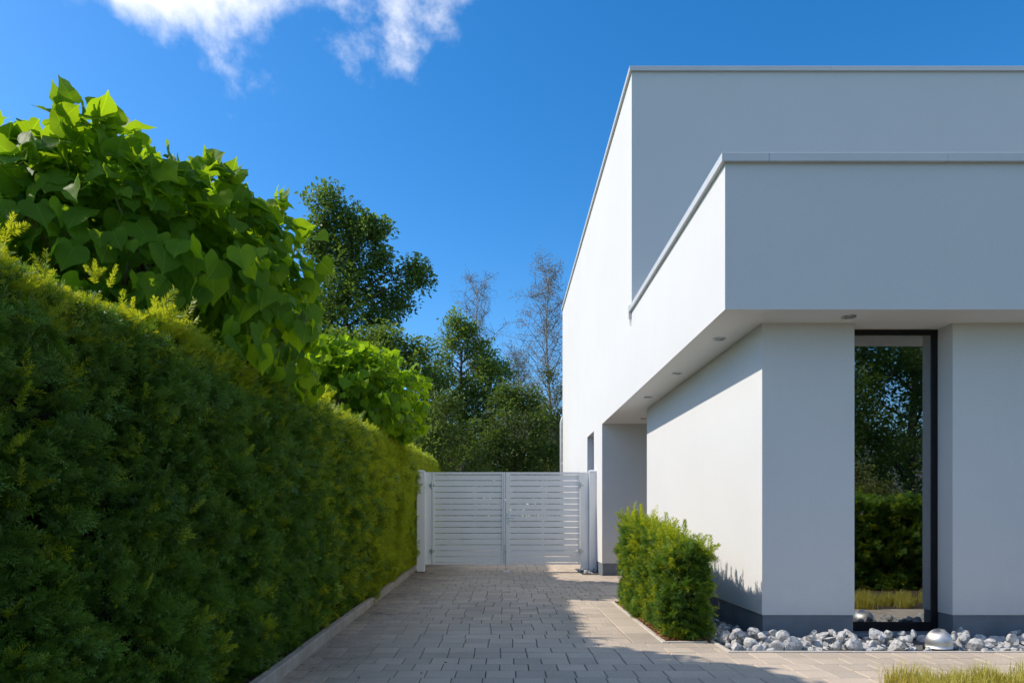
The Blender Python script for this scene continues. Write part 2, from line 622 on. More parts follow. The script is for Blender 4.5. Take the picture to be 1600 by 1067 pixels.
# ---- foliage pieces
def yew_sprig(name, mat, seed, n=15, shoots=3, radial=False, nl=0.215, nw=0.019):
    r = random.Random(seed)
    mb = MB()
    axes = [((0, 0, 0), 0.0, 0.0, 1.0)]
    for k in range(shoots - 1):
        axes.append(((0.15 + 0.2 * k + 0.1 * r.random(), 0, 0), (0.75 if k % 2 else -0.75) + r.uniform(-.2, .2), r.uniform(-.15, .3), 0.62 - 0.08 * k))
    for (o, yaw, pit, ln) in axes:
        ax = Euler((0, -pit, yaw)).to_matrix()
        bend = r.uniform(-0.12, 0.1)
        for i in range(int(n * (0.5 + 0.5 * ln))):
            t = (i + 0.5) / int(n * (0.5 + 0.5 * ln))
            for s in (-1, 1):
                c = Vector((t * ln, 0, bend * t * t))
                sw = math.pi / 2 - 0.35 - 0.5 * t + r.uniform(-.15, .15)
                el = r.uniform(-0.15, 0.55)
                if radial:
                    el = r.uniform(-1.5, 1.5)
                d = Vector((math.cos(sw), s * math.sin(sw) * math.cos(el), math.sin(sw) * math.sin(el)))
                L = nl * (1.0 - 0.45 * t * t) * r.uniform(.85, 1.15)
                wv = d.cross(Vector((0, 0, 1)))
                if wv.length < 0.1:
                    wv = Vector((1, 0, 0))
                wv = wv.normalized() * nw
                q = [c, c + d * L * 0.45 + wv, c + d * L, c + d * L * 0.45 - wv]
                mb.quad(*[Vector(o) + ax @ p for p in q])
        w = 0.014
        a, b = Vector((0, -w, 0)), Vector((0, w, 0))
        mb.quad(*[Vector(o) + ax @ p for p in (a, Vector((ln, 0, bend)), b)])
    me = mb.mesh(name, mat)
    at = me.attributes.new('tipness', 'FLOAT', 'POINT')
    at.data.foreach_set('value', [max(0.0, min(1.0, v[0])) for v in mb.v])
    return me


YEW = [yew_sprig('yew_sprig_%d' % i, M['yew'], 30 + i) for i in range(3)]
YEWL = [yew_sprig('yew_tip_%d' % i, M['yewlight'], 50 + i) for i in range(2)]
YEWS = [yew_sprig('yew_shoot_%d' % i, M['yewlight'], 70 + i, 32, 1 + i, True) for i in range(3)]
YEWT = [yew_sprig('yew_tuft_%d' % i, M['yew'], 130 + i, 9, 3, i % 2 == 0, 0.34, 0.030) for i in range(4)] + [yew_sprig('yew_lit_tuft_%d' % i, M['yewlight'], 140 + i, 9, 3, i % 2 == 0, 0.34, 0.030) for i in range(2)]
YEWALL = YEW + YEWL + YEWS + YEWT


def leaf_clump(name, mat, seed, n=16, size=0.2, spread=0.5, narrow=0.55):
    r = random.Random(seed)
    mb = MB()
    for i in range(n):
        p = Vector((r.gauss(0, 1), r.gauss(0, 1), r.gauss(0, 1) * 0.75)).normalized() * spread * r.random() ** 0.5
        d = (p.normalized() * 0.6 + Vector((r.uniform(-1, 1), r.uniform(-1, 1), r.uniform(-.8, .5)))).normalized()
        s = d.cross(Vector((r.uniform(-.4, .4), r.uniform(-.4, .4), 1))).normalized()
        u = s.cross(d)
        L = size * r.uniform(.7, 1.25)
        w = L * narrow * 0.5
        mb.quad(p, p + d * L * 0.4 + s * w + u * 0.12 * L, p + d * L, p + d * L * 0.4 - s * w + u * 0.12 * L)
    return mb.mesh(name, mat)


CL = {k: [leaf_clump('%s_clump_%d' % (k, i), M[k], 90 + i * 3 + len(k), nn, sz, sp) for i in range(3)]
      for k, nn, sz, sp in (('oak', 22, 0.19, 0.42), ('mid', 24, 0.17, 0.42), ('darkleaf', 24, 0.17, 0.42), ('birchleaf', 13, 0.10, 0.42), ('yellowleaf', 20, 0.13, 0.42))}

# ------------------------------------------------------------------ the ground
g = MB()
g.quad((-600, -600, -0.075), (600, -600, -0.075), (600, 1200, -0.075), (-600, 1200, -0.075))
obj('ground', g, None, M['lawn'], kind='structure')


def xk(y):
    """right foot of the hedge kerb"""
    return -1.43 - 0.0281 * (y - 4.3)


drive = MB()
drive.quad((-1.9, -6, -0.012), (9.4, -6, -0.012), (9.4, 5.3, -0.012), (3.5, 5.3, -0.012), (3.5, 12.2, -0.012), (1.76, 12.2, -0.012), (1.76, 24, -0.012), (-2.3, 24, -0.012))
drive_o = obj('driveway', drive, None, M['sand'], kind='structure')


def row_limit(yc):
    if yc < 5.26: return 9.3
    if yc < 5.66: return 1.735
    if yc < 8.34: return 1.075
    if yc < 10.39: return 2.16
    if yc < 12.03: return 3.38
    return 1.74


PW = 0.2
pav = []
ybreaks = []
y = 5.262
while y > 1.0:
    ybreaks.append((y - 0.2053, y)); y -= 0.2053
y = 5.262
for lim in (5.66, 8.34, 10.39, 12.03, 21.5):
    n = max(1, round((lim - y) / 0.203))
    h = (lim - y) / n
    for i in range(n):
        ybreaks.append((y + i * h, y + (i + 1) * h))
    y = lim
ybreaks.sort()
J = 0.0032
for ri, (y0, y1) in enumerate(ybreaks):
    xm = row_limit((y0 + y1) / 2)
    x0 = -1.82 + (0.1 if ri % 2 else 0.0) + rnd.uniform(-.015, .015)
    if (y0 + y1) / 2 > 9.0:
        x0 -= 0.2
    if y1 < 3.0:
        xm = 2.3
    while x0 < xm - 0.03:
        w = PW
        if rnd.random() < 0.10:
            w = 0.3
        x1 = min(x0 + w, xm)
        if xm - x1 < 0.05:
            x1 = xm
        grass_bed = x0 > 2.42 and y1 < 4.30
        if not grass_bed:
            pav.append((x0 + J, x1 - J, y0 + J, y1 - J))
        x0 = x1
seen = []
for p in pav:
    xc, yc = (p[0] + p[1]) / 2, (p[2] + p[3]) / 2
    u = xc / yc * 1067 + 786
    v = 806 + 1.05 / yc * 1067
    vis = yc > 4.15 and -40 < u < 1640 and xc > xk(yc) + 0.02 and v < 1090
    if yc > 5.6 and xc > 1.33:
        vis = False
    seen.append((0 if vis else 1, yc))
order = sorted(range(len(pav)), key=lambda i: seen[i])
paver_cache = {}
rest = MB()
tones = []
for k, i in enumerate(order):
    x0, x1, y0, y1 = pav[i]
    xc, yc = (x0 + x1) / 2, (y0 + y1) / 2
    if k < 300:
        key = (round(x1 - x0, 3), round(y1 - y0, 3))
        if key not in paver_cache:
            a, b = key[0] / 2, key[1] / 2
            paver_cache[key] = MB().bbox(-a, a, -b, b, -0.011, 0.0, 0.0035).mesh('paver', M['paver'])
        obj('paver', paver_cache[key], drive_o, loc=(xc, yc, rnd.uniform(-.0015, .0012)), rot=(rnd.gauss(0, .0035), rnd.gauss(0, .0035), rnd.gauss(0, .004)))
    else:
        dz = rnd.uniform(-.0015, .0012)
        rest.bbox(x0, x1, y0, y1, -0.011, dz, 0.0035)
        tones += [rnd.random()] * 9
rm = rest.mesh('paver_field', M['paver'])
at = rm.attributes.new('tone', 'FLOAT', 'FACE')
at.data.foreach_set('value', tones)
obj('paver_field', rm, drive_o, kind='stuff')

# larger slabs along the planting bed
y = 5.664
for k in range(6):
    ln = 0.446
    mb = MB().bbox(1.082, 1.318, y + J, y + ln - J, -0.011, 0.001, 0.004)
    obj('border_slab', mb, drive_o, M['paver'])
    y += ln
# thin concrete edging round bed and stones
ed = obj('bed_edging', None, kind='structure')
ed['label'] = 'thin pale concrete edging between paving and planting beds'
for (a, b, c, d) in ((1.322, 1.362, 5.664, 6.66), (1.322, 1.362, 6.664, 7.66), (1.322, 1.362, 7.664, 8.34), (1.366, 1.70, 5.664, 5.70), (1.738, 1.775, 5.30, 5.90), (1.738, 1.775, 5.904, 6.9), (1.738, 1.775, 6.904, 8.34),
                     (1.738, 2.7, 5.264, 5.296), (2.704, 3.7, 5.264, 5.296), (3.704, 4.7, 5.264, 5.296), (4.704, 9.3, 5.264, 5.296)):
    obj('edging_stone', MB().bbox(a, b, c, d, -0.05, 0.008 + rnd.uniform(-.002, .002), 0.004), ed, M['edging'])

# kerb under the hedge
kerb = obj('kerb', None, kind='structure')
y = 0.5
while y < 21:
    mb = MB()
    w = 0.06
    mb.bbox(-w / 2, w / 2, -0.497, 0.497, -0.1, 0.085, 0.006)
    obj('kerb_stone', mb, kerb, M['kerb'], loc=(xk(y) - w / 2 + rnd.uniform(-.004, .004), y, rnd.uniform(-.004, .004)), rot=(rnd.uniform(-.003, .003), 0, 0.0281 + rnd.uniform(-.003, .003)))
    y += 1.0

# soil bed under the big hedge
sb = MB()
sb.quad((-3.2, -4, 0.03), (xk(-4) - .065, -4, 0.03), (xk(21) - .065, 21, 0.03), (-3.2, 21, 0.03))
obj('hedge_bed', sb, None, M['soil'], kind='structure')

# ------------------------------------------------------------------ the house
XL, XW, XR, XWR = 1.753, 2.19, 11.5, 11.06
YF, YW, YU, YB, YN0, YN1 = 5.39, 5.77, 9.30, 20.1, 10.39, 12.08
HS, HP, HR, PZ = 2.68, 3.84, 7.10, 0.215
WX0, WX1, WY = 2.97, 3.80, 5.965      # tall window opening and the depth of its frame
SY0, SY1 = 13.17, 14.2                # slot window in the side wall
house = thing('house', 'white rendered flat-roofed modern house with overhanging front parapet', 'house', (XW, YW, 0))


def rx(mb, x, y0, y1, z0, z1):
    mb.quad((x, y0, z0), (x, y1, z0), (x, y1, z1), (x, y0, z1))


def ry(mb, y, x0, x1, z0, z1):
    mb.quad((x0, y, z0), (x1, y, z0), (x1, y, z1), (x0, y, z1))


def rz(mb, z, x0, x1, y0, y1):
    mb.quad((x0, y0, z), (x1, y0, z), (x1, y1, z), (x0, y1, z))


w = MB()
rx(w, XL, YF, YU, HS, HP)
rx(w, XL, YU, YN1, HS, HR)
rx(w, XL, YN1, SY0, PZ, HR)
rx(w, XL, SY0, SY1, HS + .01, HR)
rx(w, XL, SY0, SY1, PZ, 0.9)
rx(w, XL, SY1, YB, PZ, HR)
ry(w, SY0, XL, XL + .2, 0.9, HS + .01)
ry(w, SY1, XL, XL + .2, 0.9, HS + .01)
rz(w, HS + .01, XL, XL + .2, SY0, SY1)
rz(w, 0.9, XL, XL + .2, SY0, SY1)
ry(w, YU, XL, XR, 3.5, HR)
ry(w, YB, XL, XR, PZ, HR)
rx(w, XR, YU, YB, PZ, HR)
rx(w, XL + .3, YU + .3, YB - .3, 6.9, HR); rx(w, XR - .3, YU + .3, YB - .3, 6.9, HR)
ry(w, YU + .3, XL + .3, XR - .3, 6.9, HR); ry(w, YB - .3, XL + .3, XR - .3, 6.9, HR)
obj('outer_wall', w, house, M['stucco'])
w = MB()
ry(w, YF, XL, XR, HS, HP)
rx(w, XR, YF, YU, HS, HP)
rx(w, XL + .3, YF + .3, YU, 3.5, HP)
ry(w, YF + .3, XL + .3, XR - .3, 3.5, HP)
rx(w, XR - .3, YF + .3, YU, 3.5, HP)
obj('parapet', w, house, M['stucco'])
w = MB()
rz(w, HS, XL, XR, YF, YW)
rz(w, HS, WX0, WX1, YW, WY + .1)
rz(w, HS, XL, XW, YW, YN0)
rz(w, HS, XL, 3.4, YN0, YN1)
rz(w, HS, XWR, XR, YW, YU)
obj('soffit', w, house, M['soffit'])
w = MB()
ry(w, YW, XW, WX0, PZ, HS)
ry(w, YW, WX1, XWR, PZ, HS)
rx(w, WX0, YW, WY + .09, PZ, HS)
rx(w, WX1, YW, WY + .09, PZ, HS)
rx(w, XWR, YW, YU, PZ, HS)
obj('front_wall', w, house, M['stucco'])
w = MB()
rx(w, XW, YW, YN0, PZ, HS)
ry(w, YN0, XW, 3.4, PZ, HS)
ry(w, YN1, XL, 3.4, PZ, HS)
rx(w, 3.4, YN0, 10.75, PZ, HS); rx(w, 3.4, 11.75, YN1, PZ, HS); rx(w, 3.4, 10.75, 11.75, 2.2, HS)
obj('side_wall', w, house, M['stucco'])
p = MB()
I = 0.008
pz = 0.24
ry(p, YW + I, XW + I, WX0 - I, -.06, pz); ry(p, YW + I, WX1 + I, XWR - I, -.06, pz)
rx(p, WX0 - I, YW + I, WY + .08, -.06, pz); rx(p, WX1 + I, YW + I, WY + .08, -.06, pz)
rx(p, XW + I, YW + I, YN0 - I, -.06, pz); ry(p, YN0 - I, XW + I, 3.4, -.06, pz)
ry(p, YN1 + I, XL + I, 3.4, -.06, pz); rx(p, XL + I, YN1 + I, YB - I, -.06, pz)
rx(p, 3.4 + I, YN0, YN1, -.06, pz); ry(p, YB - I, XL + I, XR - I, -.06, pz); rx(p, XR - I, YU, YB, -.06, pz); rx(p, XWR - I, YW + I, YU, -.06, pz)
ry(p, WY + .012, WX0 - I, WX1 + I, -.06, .046)
obj('plinth', p, house, M['plinth'])
r_ = MB()
rz(r_, 3.55, XL + .29, XR - .29, YF + .29, YU)
obj('lower_roof', r_, house, M['roof'])
r_ = MB()
rz(r_, 6.93, XL + .29, XR - .29, YU + .29, YB - .29)
obj('upper_roof', r_, house, M['roof'])


def coping(x0, x1, y0, y1, z0, z1):
    b = 0.004
    mb = MB().bbox(x0, x1, y0, y1, z0, z1, b)
    rz(mb, z0, x0, x1, y0, y1)
    # folded drip edge
    return obj('coping_segment', mb, house, M['coping'])


G = 0.003
for a, b in ((XL - .035, 2.086), (2.086, 3.49), (3.49, 6.4), (6.4, 9.3), (9.3, XR + .035)):
    coping(a + G * (a > 1.8), b, YF - .035, YF + .325, HP - .006, HP + .062)
for a, b in ((YF + .328, 7.6), (7.603, YU - .003)):
    coping(XL - .035, XL + .325, a, b, HP - .006, HP + .062)
for a, b in ((XL - .035, 4.45), (4.45, 7.4), (7.4, 10.4), (10.4, XR + .035)):
    coping(a + G * (a > 1.8), b, YU - .035, YU + .325, HR - .006, HR + .058)
for a, b in ((YU + .328, 12.3), (12.303, 15.3), (15.303, 18.3), (18.303, YB + .035)):
    coping(XL - .035, XL + .325, a, b, HR - .006, HR + .058)
    coping(XR - .325, XR + .035, a, b, HR - .006, HR + .058)
coping(XL + .33, XR - .33, YB - .325, YB + .035, HR - .006, HR + .058)
# end flashing where the low coping meets the upper storey
fl = MB()
fl.box(XL - .04, XL - .002, YU - .001, YU + .03, HP - .10, HP + .075)
fl.tube([(XL - .02, YU + .01, HP - .10), (XL - .02, YU + .01, HP - .20)], [.012, .004], 6)
obj('flashing', fl, house, M['coping'])
# downpipe at the far corner
dp = MB()
dp.tube([(XL - .06, YB - .12, 0), (XL - .06, YB - .12, 3.75), (XL - .03, YB - .12, 3.9), (XL + .02, YB - .12, 3.98)], .03, 10)
obj('downpipe', dp, house, M['coping'], smooth=True)

# tall window
win = obj('window', MB().box(WX0 + .002, WX0 + .052, WY, WY + .07, .05, HS - .004)
          .box(WX1 - .05, WX1 - .002, WY, WY + .07, .05, HS - .004)
          .box(WX0 + .053, WX1 - .051, WY, WY + .07, HS - .048, HS - .004)
          .box(WX0 + .053, WX1 - .051, WY, WY + .07, .05, .125), house, M['black'])
obj('pane', MB().box(WX0 + .05, WX1 - .048, WY + .012, WY + .016, .12, HS - .045), win, M['glass'])
sill = MB().bbox(WX0 + .003, WX1 - .003, YW + .05, WY + .01, .018, .046, .003)
obj('sill', sill, win, M['plinth'])
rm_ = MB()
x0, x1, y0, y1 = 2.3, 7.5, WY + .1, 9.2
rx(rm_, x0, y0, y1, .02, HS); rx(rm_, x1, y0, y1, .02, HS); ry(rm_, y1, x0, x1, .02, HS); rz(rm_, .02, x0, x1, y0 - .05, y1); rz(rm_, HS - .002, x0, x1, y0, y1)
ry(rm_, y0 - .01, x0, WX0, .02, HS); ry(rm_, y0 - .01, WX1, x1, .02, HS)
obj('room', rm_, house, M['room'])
# slot window in the side wall
sw = obj('window', MB().box(XL + .13, XL + .19, SY0 + .002, SY0 + .05, .905, HS).box(XL + .13, XL + .19, SY1 - .05, SY1 - .002, .905, HS)
         .box(XL + .13, XL + .19, SY0 + .051, SY1 - .051, .905, .96).box(XL + .13, XL + .19, SY0 + .051, SY1 - .051, HS - .05, HS), house, M['black'])
obj('pane', MB().box(XL + .16, XL + .164, SY0 + .05, SY1 - .05, .955, HS - .045), sw, M['glass'])
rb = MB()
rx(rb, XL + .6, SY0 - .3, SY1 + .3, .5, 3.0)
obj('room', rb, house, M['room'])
# front door at the back of the entrance niche
dr = obj('door', MB().box(3.42, 3.47, 10.76, 11.74, 0.0, 2.19), house, M['black'])
obj('door_handle', MB().tube([(3.36, 11.6, .7), (3.36, 11.6, 1.5)], .014, 8).box(3.36, 3.42, 11.59, 11.61, .75, .77).box(3.36, 3.42, 11.59, 11.61, 1.43, 1.45), dr, M['steel'])

# recessed downlights in the soffit
lens = simple('lamp_lens', (0.16, 0.16, 0.155), (0.2, 0.2, 0.19), 20, 0.2)
for (x, y, lab) in ((1.99, 6.28, 'nearest round downlight under the side overhang'), (1.985, 7.80, 'second nearest round downlight under the side overhang'),
                    (1.99, 9.35, 'third round downlight along the side overhang'), (2.35, 11.40, 'farthest round downlight, above the entrance niche'),
                    (2.83, 5.585, 'round downlight under the front overhang above the tall window')):
    t = thing('recessed_downlight', lab, 'downlight', (x, y, HS), 'downlights in the soffit')
    mb = MB()
    n = 28
    for (ra, za, rb2, zb) in ((.058, -.001, .055, -.008), (.055, -.008, .043, -.009), (.043, -.009, .040, -.003)):
        for k in range(n):
            a, b = 2 * math.pi * k / n, 2 * math.pi * (k + 1) / n
            mb.quad((ra * math.cos(a), ra * math.sin(a), za), (ra * math.cos(b), ra * math.sin(b), za), (rb2 * math.cos(b), rb2 * math.sin(b), zb), (rb2 * math.cos(a), rb2 * math.sin(a), zb))
    mb.v = [(a + x, b + y, c + HS) for a, b, c in mb.v]
    obj('trim_ring', mb, t, M['steel'], smooth=True)
    mb = MB()
    mb.quad(*[(x + .041 * math.cos(2 * math.pi * k / n), y + .041 * math.sin(2 * math.pi * k / n), HS - .003) for k in range(n)])
    obj('lens', mb, t, lens)

# ------------------------------------------------------------------ the gate
GY = 12.88
gs = 1067 / GY


def gx(px):
    return (px - 786) / gs


def gz(py):
    return 1.05 + (806 - py) / gs


gate = thing('driveway_gate', 'light grey double gate of horizontal slats between two square posts', 'gate', (0, GY, 0))
ZT, ZB = gz(737.5), gz(881.5)


def post(x0, x1, y0, y1, cap):
    mb = MB().bbox(x0, x1, y0, y1, 0.0, gz(738), 0.004)
    o = obj('post', mb, gate, M['gate'])
    c = MB().bbox(x0 - .004, x1 + .004, y0 - .004, y1 + .004, gz(738), gz(734.5), .018)
    obj('post_cap', c, o, M['gate'])
    return o


po = post(gx(652.3), gx(663.6), GY - .09, GY + .05, 1)
obj('base_plate', MB().bbox(gx(650), gx(664.5), GY - .13, GY + .08, 0, .012, .003), po, simple('rusty_plate', (.06, .035, .025), (.12, .07, .05), 20, .8))
po2 = post(gx(920), gx(931.3), GY - .09, GY + .05, 1)
obj('side_panel', MB().bbox(gx(663.8), gx(675.0), GY - .02, GY + .02, gz(881.5), ZT, .003), gate, M['gate'])
obj('side_panel', MB().bbox(gx(907.2), gx(919.8), GY - .02, GY + .02, gz(888), ZT, .003), gate, M['gate'])
for (a, b, c, d) in ((675.5, 678.7, 784.3, 789.7), (790.3, 797.0, 903.6, 906.4)):
    leaf = obj('gate_leaf', MB().box(gx(a), gx(b), GY - .03, GY + .03, ZB, ZT).box(gx(c), gx(d), GY - .03, GY + .03, ZB, ZT)
               .box(gx(b), gx(c), GY - .028, GY + .028, ZT - .04, ZT - .001).box(gx(b), gx(c), GY - .028, GY + .028, ZB + .001, ZB + .032), gate, M['gate'])
    n = 15
    z0, z1 = ZB + .046, ZT - .055
    pit = (z1 - z0 + .014) / n
    sm = MB().box(gx(b) + .001, gx(c) - .001, -.011, .011, 0, pit - .011).mesh('slat', M['gate'])
    for k in range(n):
        obj('slat', sm, leaf, loc=(0, GY, z0 + k * pit))
    if a < 700:
        obj('mullion', MB().box(gx(786.5), gx(787.5), GY - .034, GY - .0305, ZB, ZT), leaf, M['coping'])
    else:
        obj('mullion', MB().box(gx(848) - .02, gx(848) + .02, GY + .014, GY + .028, ZB + .034, ZT - .042), leaf, M['gate'])
obj('drop_bolt', MB().tube([(gx(790), GY - .045, .03), (gx(790), GY - .045, gz(850))], .009, 8).box(gx(788), gx(792), GY - .055, GY - .0305, gz(862), gz(860)), gate, M['steel'])
obj('ground_stop', MB().bbox(gx(786), gx(796.5), GY - .09, GY + .03, .0, .028, .004), gate, M['gate'])
obj('handle', MB().tube([(gx(793.5), GY - .031, 1.02), (gx(793.5), GY - .075, 1.02), (gx(803), GY - .075, 1.02)], .009, 8), gate, M['steel'])

for px_ in (675.2, 906.8):
    for zz_ in (ZB + .25, ZT - .25):
        obj('hinge', MB().tube([(gx(px_), GY - .045, zz_ - .05), (gx(px_), GY - .045, zz_ + .05)], .013, 10).box(gx(px_) - .05, gx(px_) + .05, GY - .036, GY - .031, zz_ - .02, zz_ + .02), gate, M['steel'])
obj('lock_plate', MB().bbox(gx(791.6), gx(795.6), GY - .036, GY - .031, .90, 1.10, .002), gate, M['steel'])

# ------------------------------------------------------------------ rubble stones
stone_meshes = []
for s in range(8):
    bm = bmesh.new()
    bmesh.ops.create_icosphere(bm, subdivisions=2, radius=1.0)
    sx, sy, sz = rnd.uniform(.8, 1.25), rnd.uniform(.75, 1.0), rnd.uniform(.55, .85)
    planes = [(Vector((rnd.gauss(0, 1), rnd.gauss(0, 1), rnd.gauss(0, 1))).normalized(), rnd.uniform(.38, .72)) for _ in range(9)]
    for v in bm.verts:
        for n_, d_ in planes:
            e = v.co.dot(n_) - d_
            if e > 0:
                v.co -= n_ * e
        v.co *= 1.25 + 0.16 * mnoise.noise(v.co * 2.3 + Vector((s * 7, 0, 0)))
        v.co = Vector((v.co.x * sx, v.co.y * sy, v.co.z * sz))
    me = bpy.data.meshes.new('stone')
    bm.to_mesh(me)
    bm.free()
    me.materials.append(M['stone'])
    stone_meshes.append(me)

bed = MB()
bed.quad((1.776, 5.297, -.01), (9.3, 5.297, -.01), (9.3, 5.9, -.01), (2.25, 5.9, -.01), (2.25, 8.6, -.01), (1.776, 8.6, -.01))
bed_o = obj('stone_bed', bed, None, simple('bed_grit', (.10, .10, .10), (.24, .235, .225), 60, .95, bscale=60, bstr=1.0, bdist=.02), kind='structure')
SP = []


def add_stones(x0, x1, y0, y1, n, s0, s1, lift=0.0):
    tries = 0
    c = 0
    while c < n and tries < n * 14:
        tries += 1
        x, y = rnd.uniform(x0, x1), rnd.uniform(y0, y1)
        s = s0 + (s1 - s0) * rnd.random() ** 1.9
        if x + s * .5 > XW - .03 and y + s * .6 > YW - .01 and not (WX0 < x < WX1):
            continue
        if y - s * .8 < 5.295 or x - s * .8 < 1.77:
            continue
        if any((x - q[0]) ** 2 + (y - q[1]) ** 2 + ((lift - q[3]) * 1.4) ** 2 < (0.80 * (s + q[2])) ** 2 for q in SP):
            continue
        SP.append((x, y, s, lift))
        c += 1


add_stones(1.78, 4.35, 5.30, 5.76, 48, .055, .092)
add_stones(1.78, 4.35, 5.30, 5.76, 150, .03, .052)
add_stones(1.78, 4.35, 5.32, 5.74, 70, .018, .03)
add_stones(1.78, 4.3, 5.40, 5.74, 34, .035, .06, .075)
add_stones(1.80, 2.15, 5.75, 7.0, 70, .03, .07)
vis_n = len(SP)
add_stones(1.80, 2.15, 7.0, 8.5, 60, .03, .07)
add_stones(4.35, 9.2, 5.30, 5.75, 260, .03, .075)
DOME = (3.455, 5.41)
rs = MB()
for i, (x, y, s, l) in enumerate(SP):
    if (x - DOME[0]) ** 2 + (y - DOME[1]) ** 2 < (.10 + s * .8) ** 2 or (abs(x - DOME[0]) < .07 and y > DOME[1]):
        continue
    rot = (rnd.uniform(-.5, .5), rnd.uniform(-.5, .5), rnd.uniform(0, 6.28))
    loc = (x, y, s * .42 - .01 + l)
    me = stone_meshes[rnd.randrange(8)]
    if i < 300:
        obj('stone', me, bed_o, loc=loc, rot=rot, scl=s)
    else:
        mt = Matrix.LocRotScale(Vector(loc), Euler(rot), Vector((s, s, s)))
        n = len(rs.v)
        rs.v += [tuple(mt @ v.co) for v in me.vertices]
        rs.f += [tuple(n + k for k in q.vertices) for q in me.polygons]
obj('stone_fill', rs, bed_o, M['stone'], kind='stuff')
strip = obj('gravel_strip', MB().bbox(1.42, 1.735, 12.2, 13.6, -.01, .004, .002), None, M['sand'], kind='structure')
for k in range(34):
    s = rnd.uniform(.025, .05)
    obj('stone', stone_meshes[k % 8], strip, loc=(rnd.uniform(1.42, 1.70), 12.35 + rnd.random() ** 1.3 * 1.1, s * .4 + rnd.choice((0, 0, .03))), rot=(rnd.random(), rnd.random(), rnd.random() * 6), scl=s)

# dome light among the stones
dome = thing('garden_light', 'brushed steel dome light sitting among the white stones', 'light', (DOME[0], DOME[1], 0))
mb = MB()
prof = [(0.0, .157)] + [(.096 * math.sin(a), .045 + .112 * math.cos(a)) for a in [R(k) for k in range(8, 91, 8)]] + [(.096, .045), (.096, .0), (.104, .0), (.104, -.02)]
n = 40
for i in range(len(prof) - 1):
    (r0, z0), (r1, z1) = prof[i], prof[i + 1]
    for k in range(n):
        a, b = 2 * math.pi * k / n, 2 * math.pi * (k + 1) / n
        P = lambda r, an, z: (DOME[0] + r * math.cos(an), DOME[1] + r * math.sin(an), z)
        if r0 < 1e-6:
            mb.quad(P(r0, a, z0), P(r1, a, z1), P(r1, b, z1))
        else:
            mb.quad(P(r0, a, z0), P(r1, a, z1), P(r1, b, z1), P(r0, b, z0))
dm = mb.mesh('shade', M['brushed'], True)
bm = bmesh.new(); bm.from_mesh(dm); bmesh.ops.remove_doubles(bm, verts=bm.verts, dist=1e-5); bm.to_mesh(dm); bm.free()
obj('shade', dm, dome)
obj('base_ring', MB().tube([(DOME[0], DOME[1], -.02), (DOME[0], DOME[1], .012)], .112, 32), dome, M['black'])

# mulch under the small hedge
ml = MB()
ml.quad((1.363, 5.701, -.006), (1.737, 5.701, -.006), (1.737, 8.34, -.006), (1.363, 8.34, -.006))
mulch_m = simple('bark_mulch', (0.16, 0.065, 0.025), (0.36, 0.17, 0.07), 40, 0.9, bscale=60, bstr=.8, bdist=.01)
mo = obj('mulch_bed', ml, None, mulch_m, kind='structure')
chips = MB()
for k in range(1500):
    x, y = rnd.uniform(1.366, 1.734), 5.705 + rnd.random() * 2.6
    if rnd.random() < .45:
        x = 1.366 + rnd.random() ** 2 * .12
    a, t, L, ww = rnd.uniform(0, 6.28), rnd.uniform(-.5, .5), rnd.uniform(.01, .03), rnd.uniform(.004, .010)
    d, s = Vector((math.cos(a), math.sin(a), t)), Vector((-math.sin(a), math.cos(a), rnd.uniform(-.5, .5)))
    c = Vector((x, y, rnd.uniform(.0, .018)))
    chips.quad(c - d * L - s * ww, c + d * L - s * ww, c + d * L + s * ww, c - d * L + s * ww)
obj('bark_chips', chips, mo, mulch_m, kind='stuff')

# ------------------------------------------------------------------ yew hedges
def hedge_core(name, ring, ys, parent, mat):
    """closed lofted core; ring(y) -> list of (x,z)"""
    mb = MB()
    n = None
    for y in ys:
        rr = ring(y)
        n = len(rr)
        mb.v += [(x, y, z) for x, z in rr]
    for i in range(len(ys) - 1):
        for k in range(n - 1):
            a = i * n + k
            mb.f.append((a, a + 1, a + n + 1, a + n))
    mb.f.append(tuple(range(n)))
    mb.f.append(tuple((len(ys) - 1) * n + k for k in range(n))[::-1])
    return obj('branches', mb, parent, mat)  # solid dark core, no separate twigs


core_m = simple('hedge_core_shade', (0.006, 0.010, 0.004), (0.018, 0.020, 0.009), 12, 0.95, bscale=30, bstr=1, bdist=.05)  # near-black filler: shade between the sprigs put into its colour


def htop(y):
    return 1.69 + 0.046 * max(y, 0)


big = thing('yew_hedge', 'tall clipped yew hedge running along the left of the driveway', 'hedge', (-2.1, 8, 0))
HBACK = -2.95


def hface(y):
    return xk(y) - 0.095


ys = [(-2 + 0.5 * k) for k in range(47)]
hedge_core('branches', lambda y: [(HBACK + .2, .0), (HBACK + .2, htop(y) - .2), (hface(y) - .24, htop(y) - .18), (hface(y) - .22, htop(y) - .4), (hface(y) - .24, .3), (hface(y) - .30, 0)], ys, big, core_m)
P, Dn, S, C = [], [], [], []
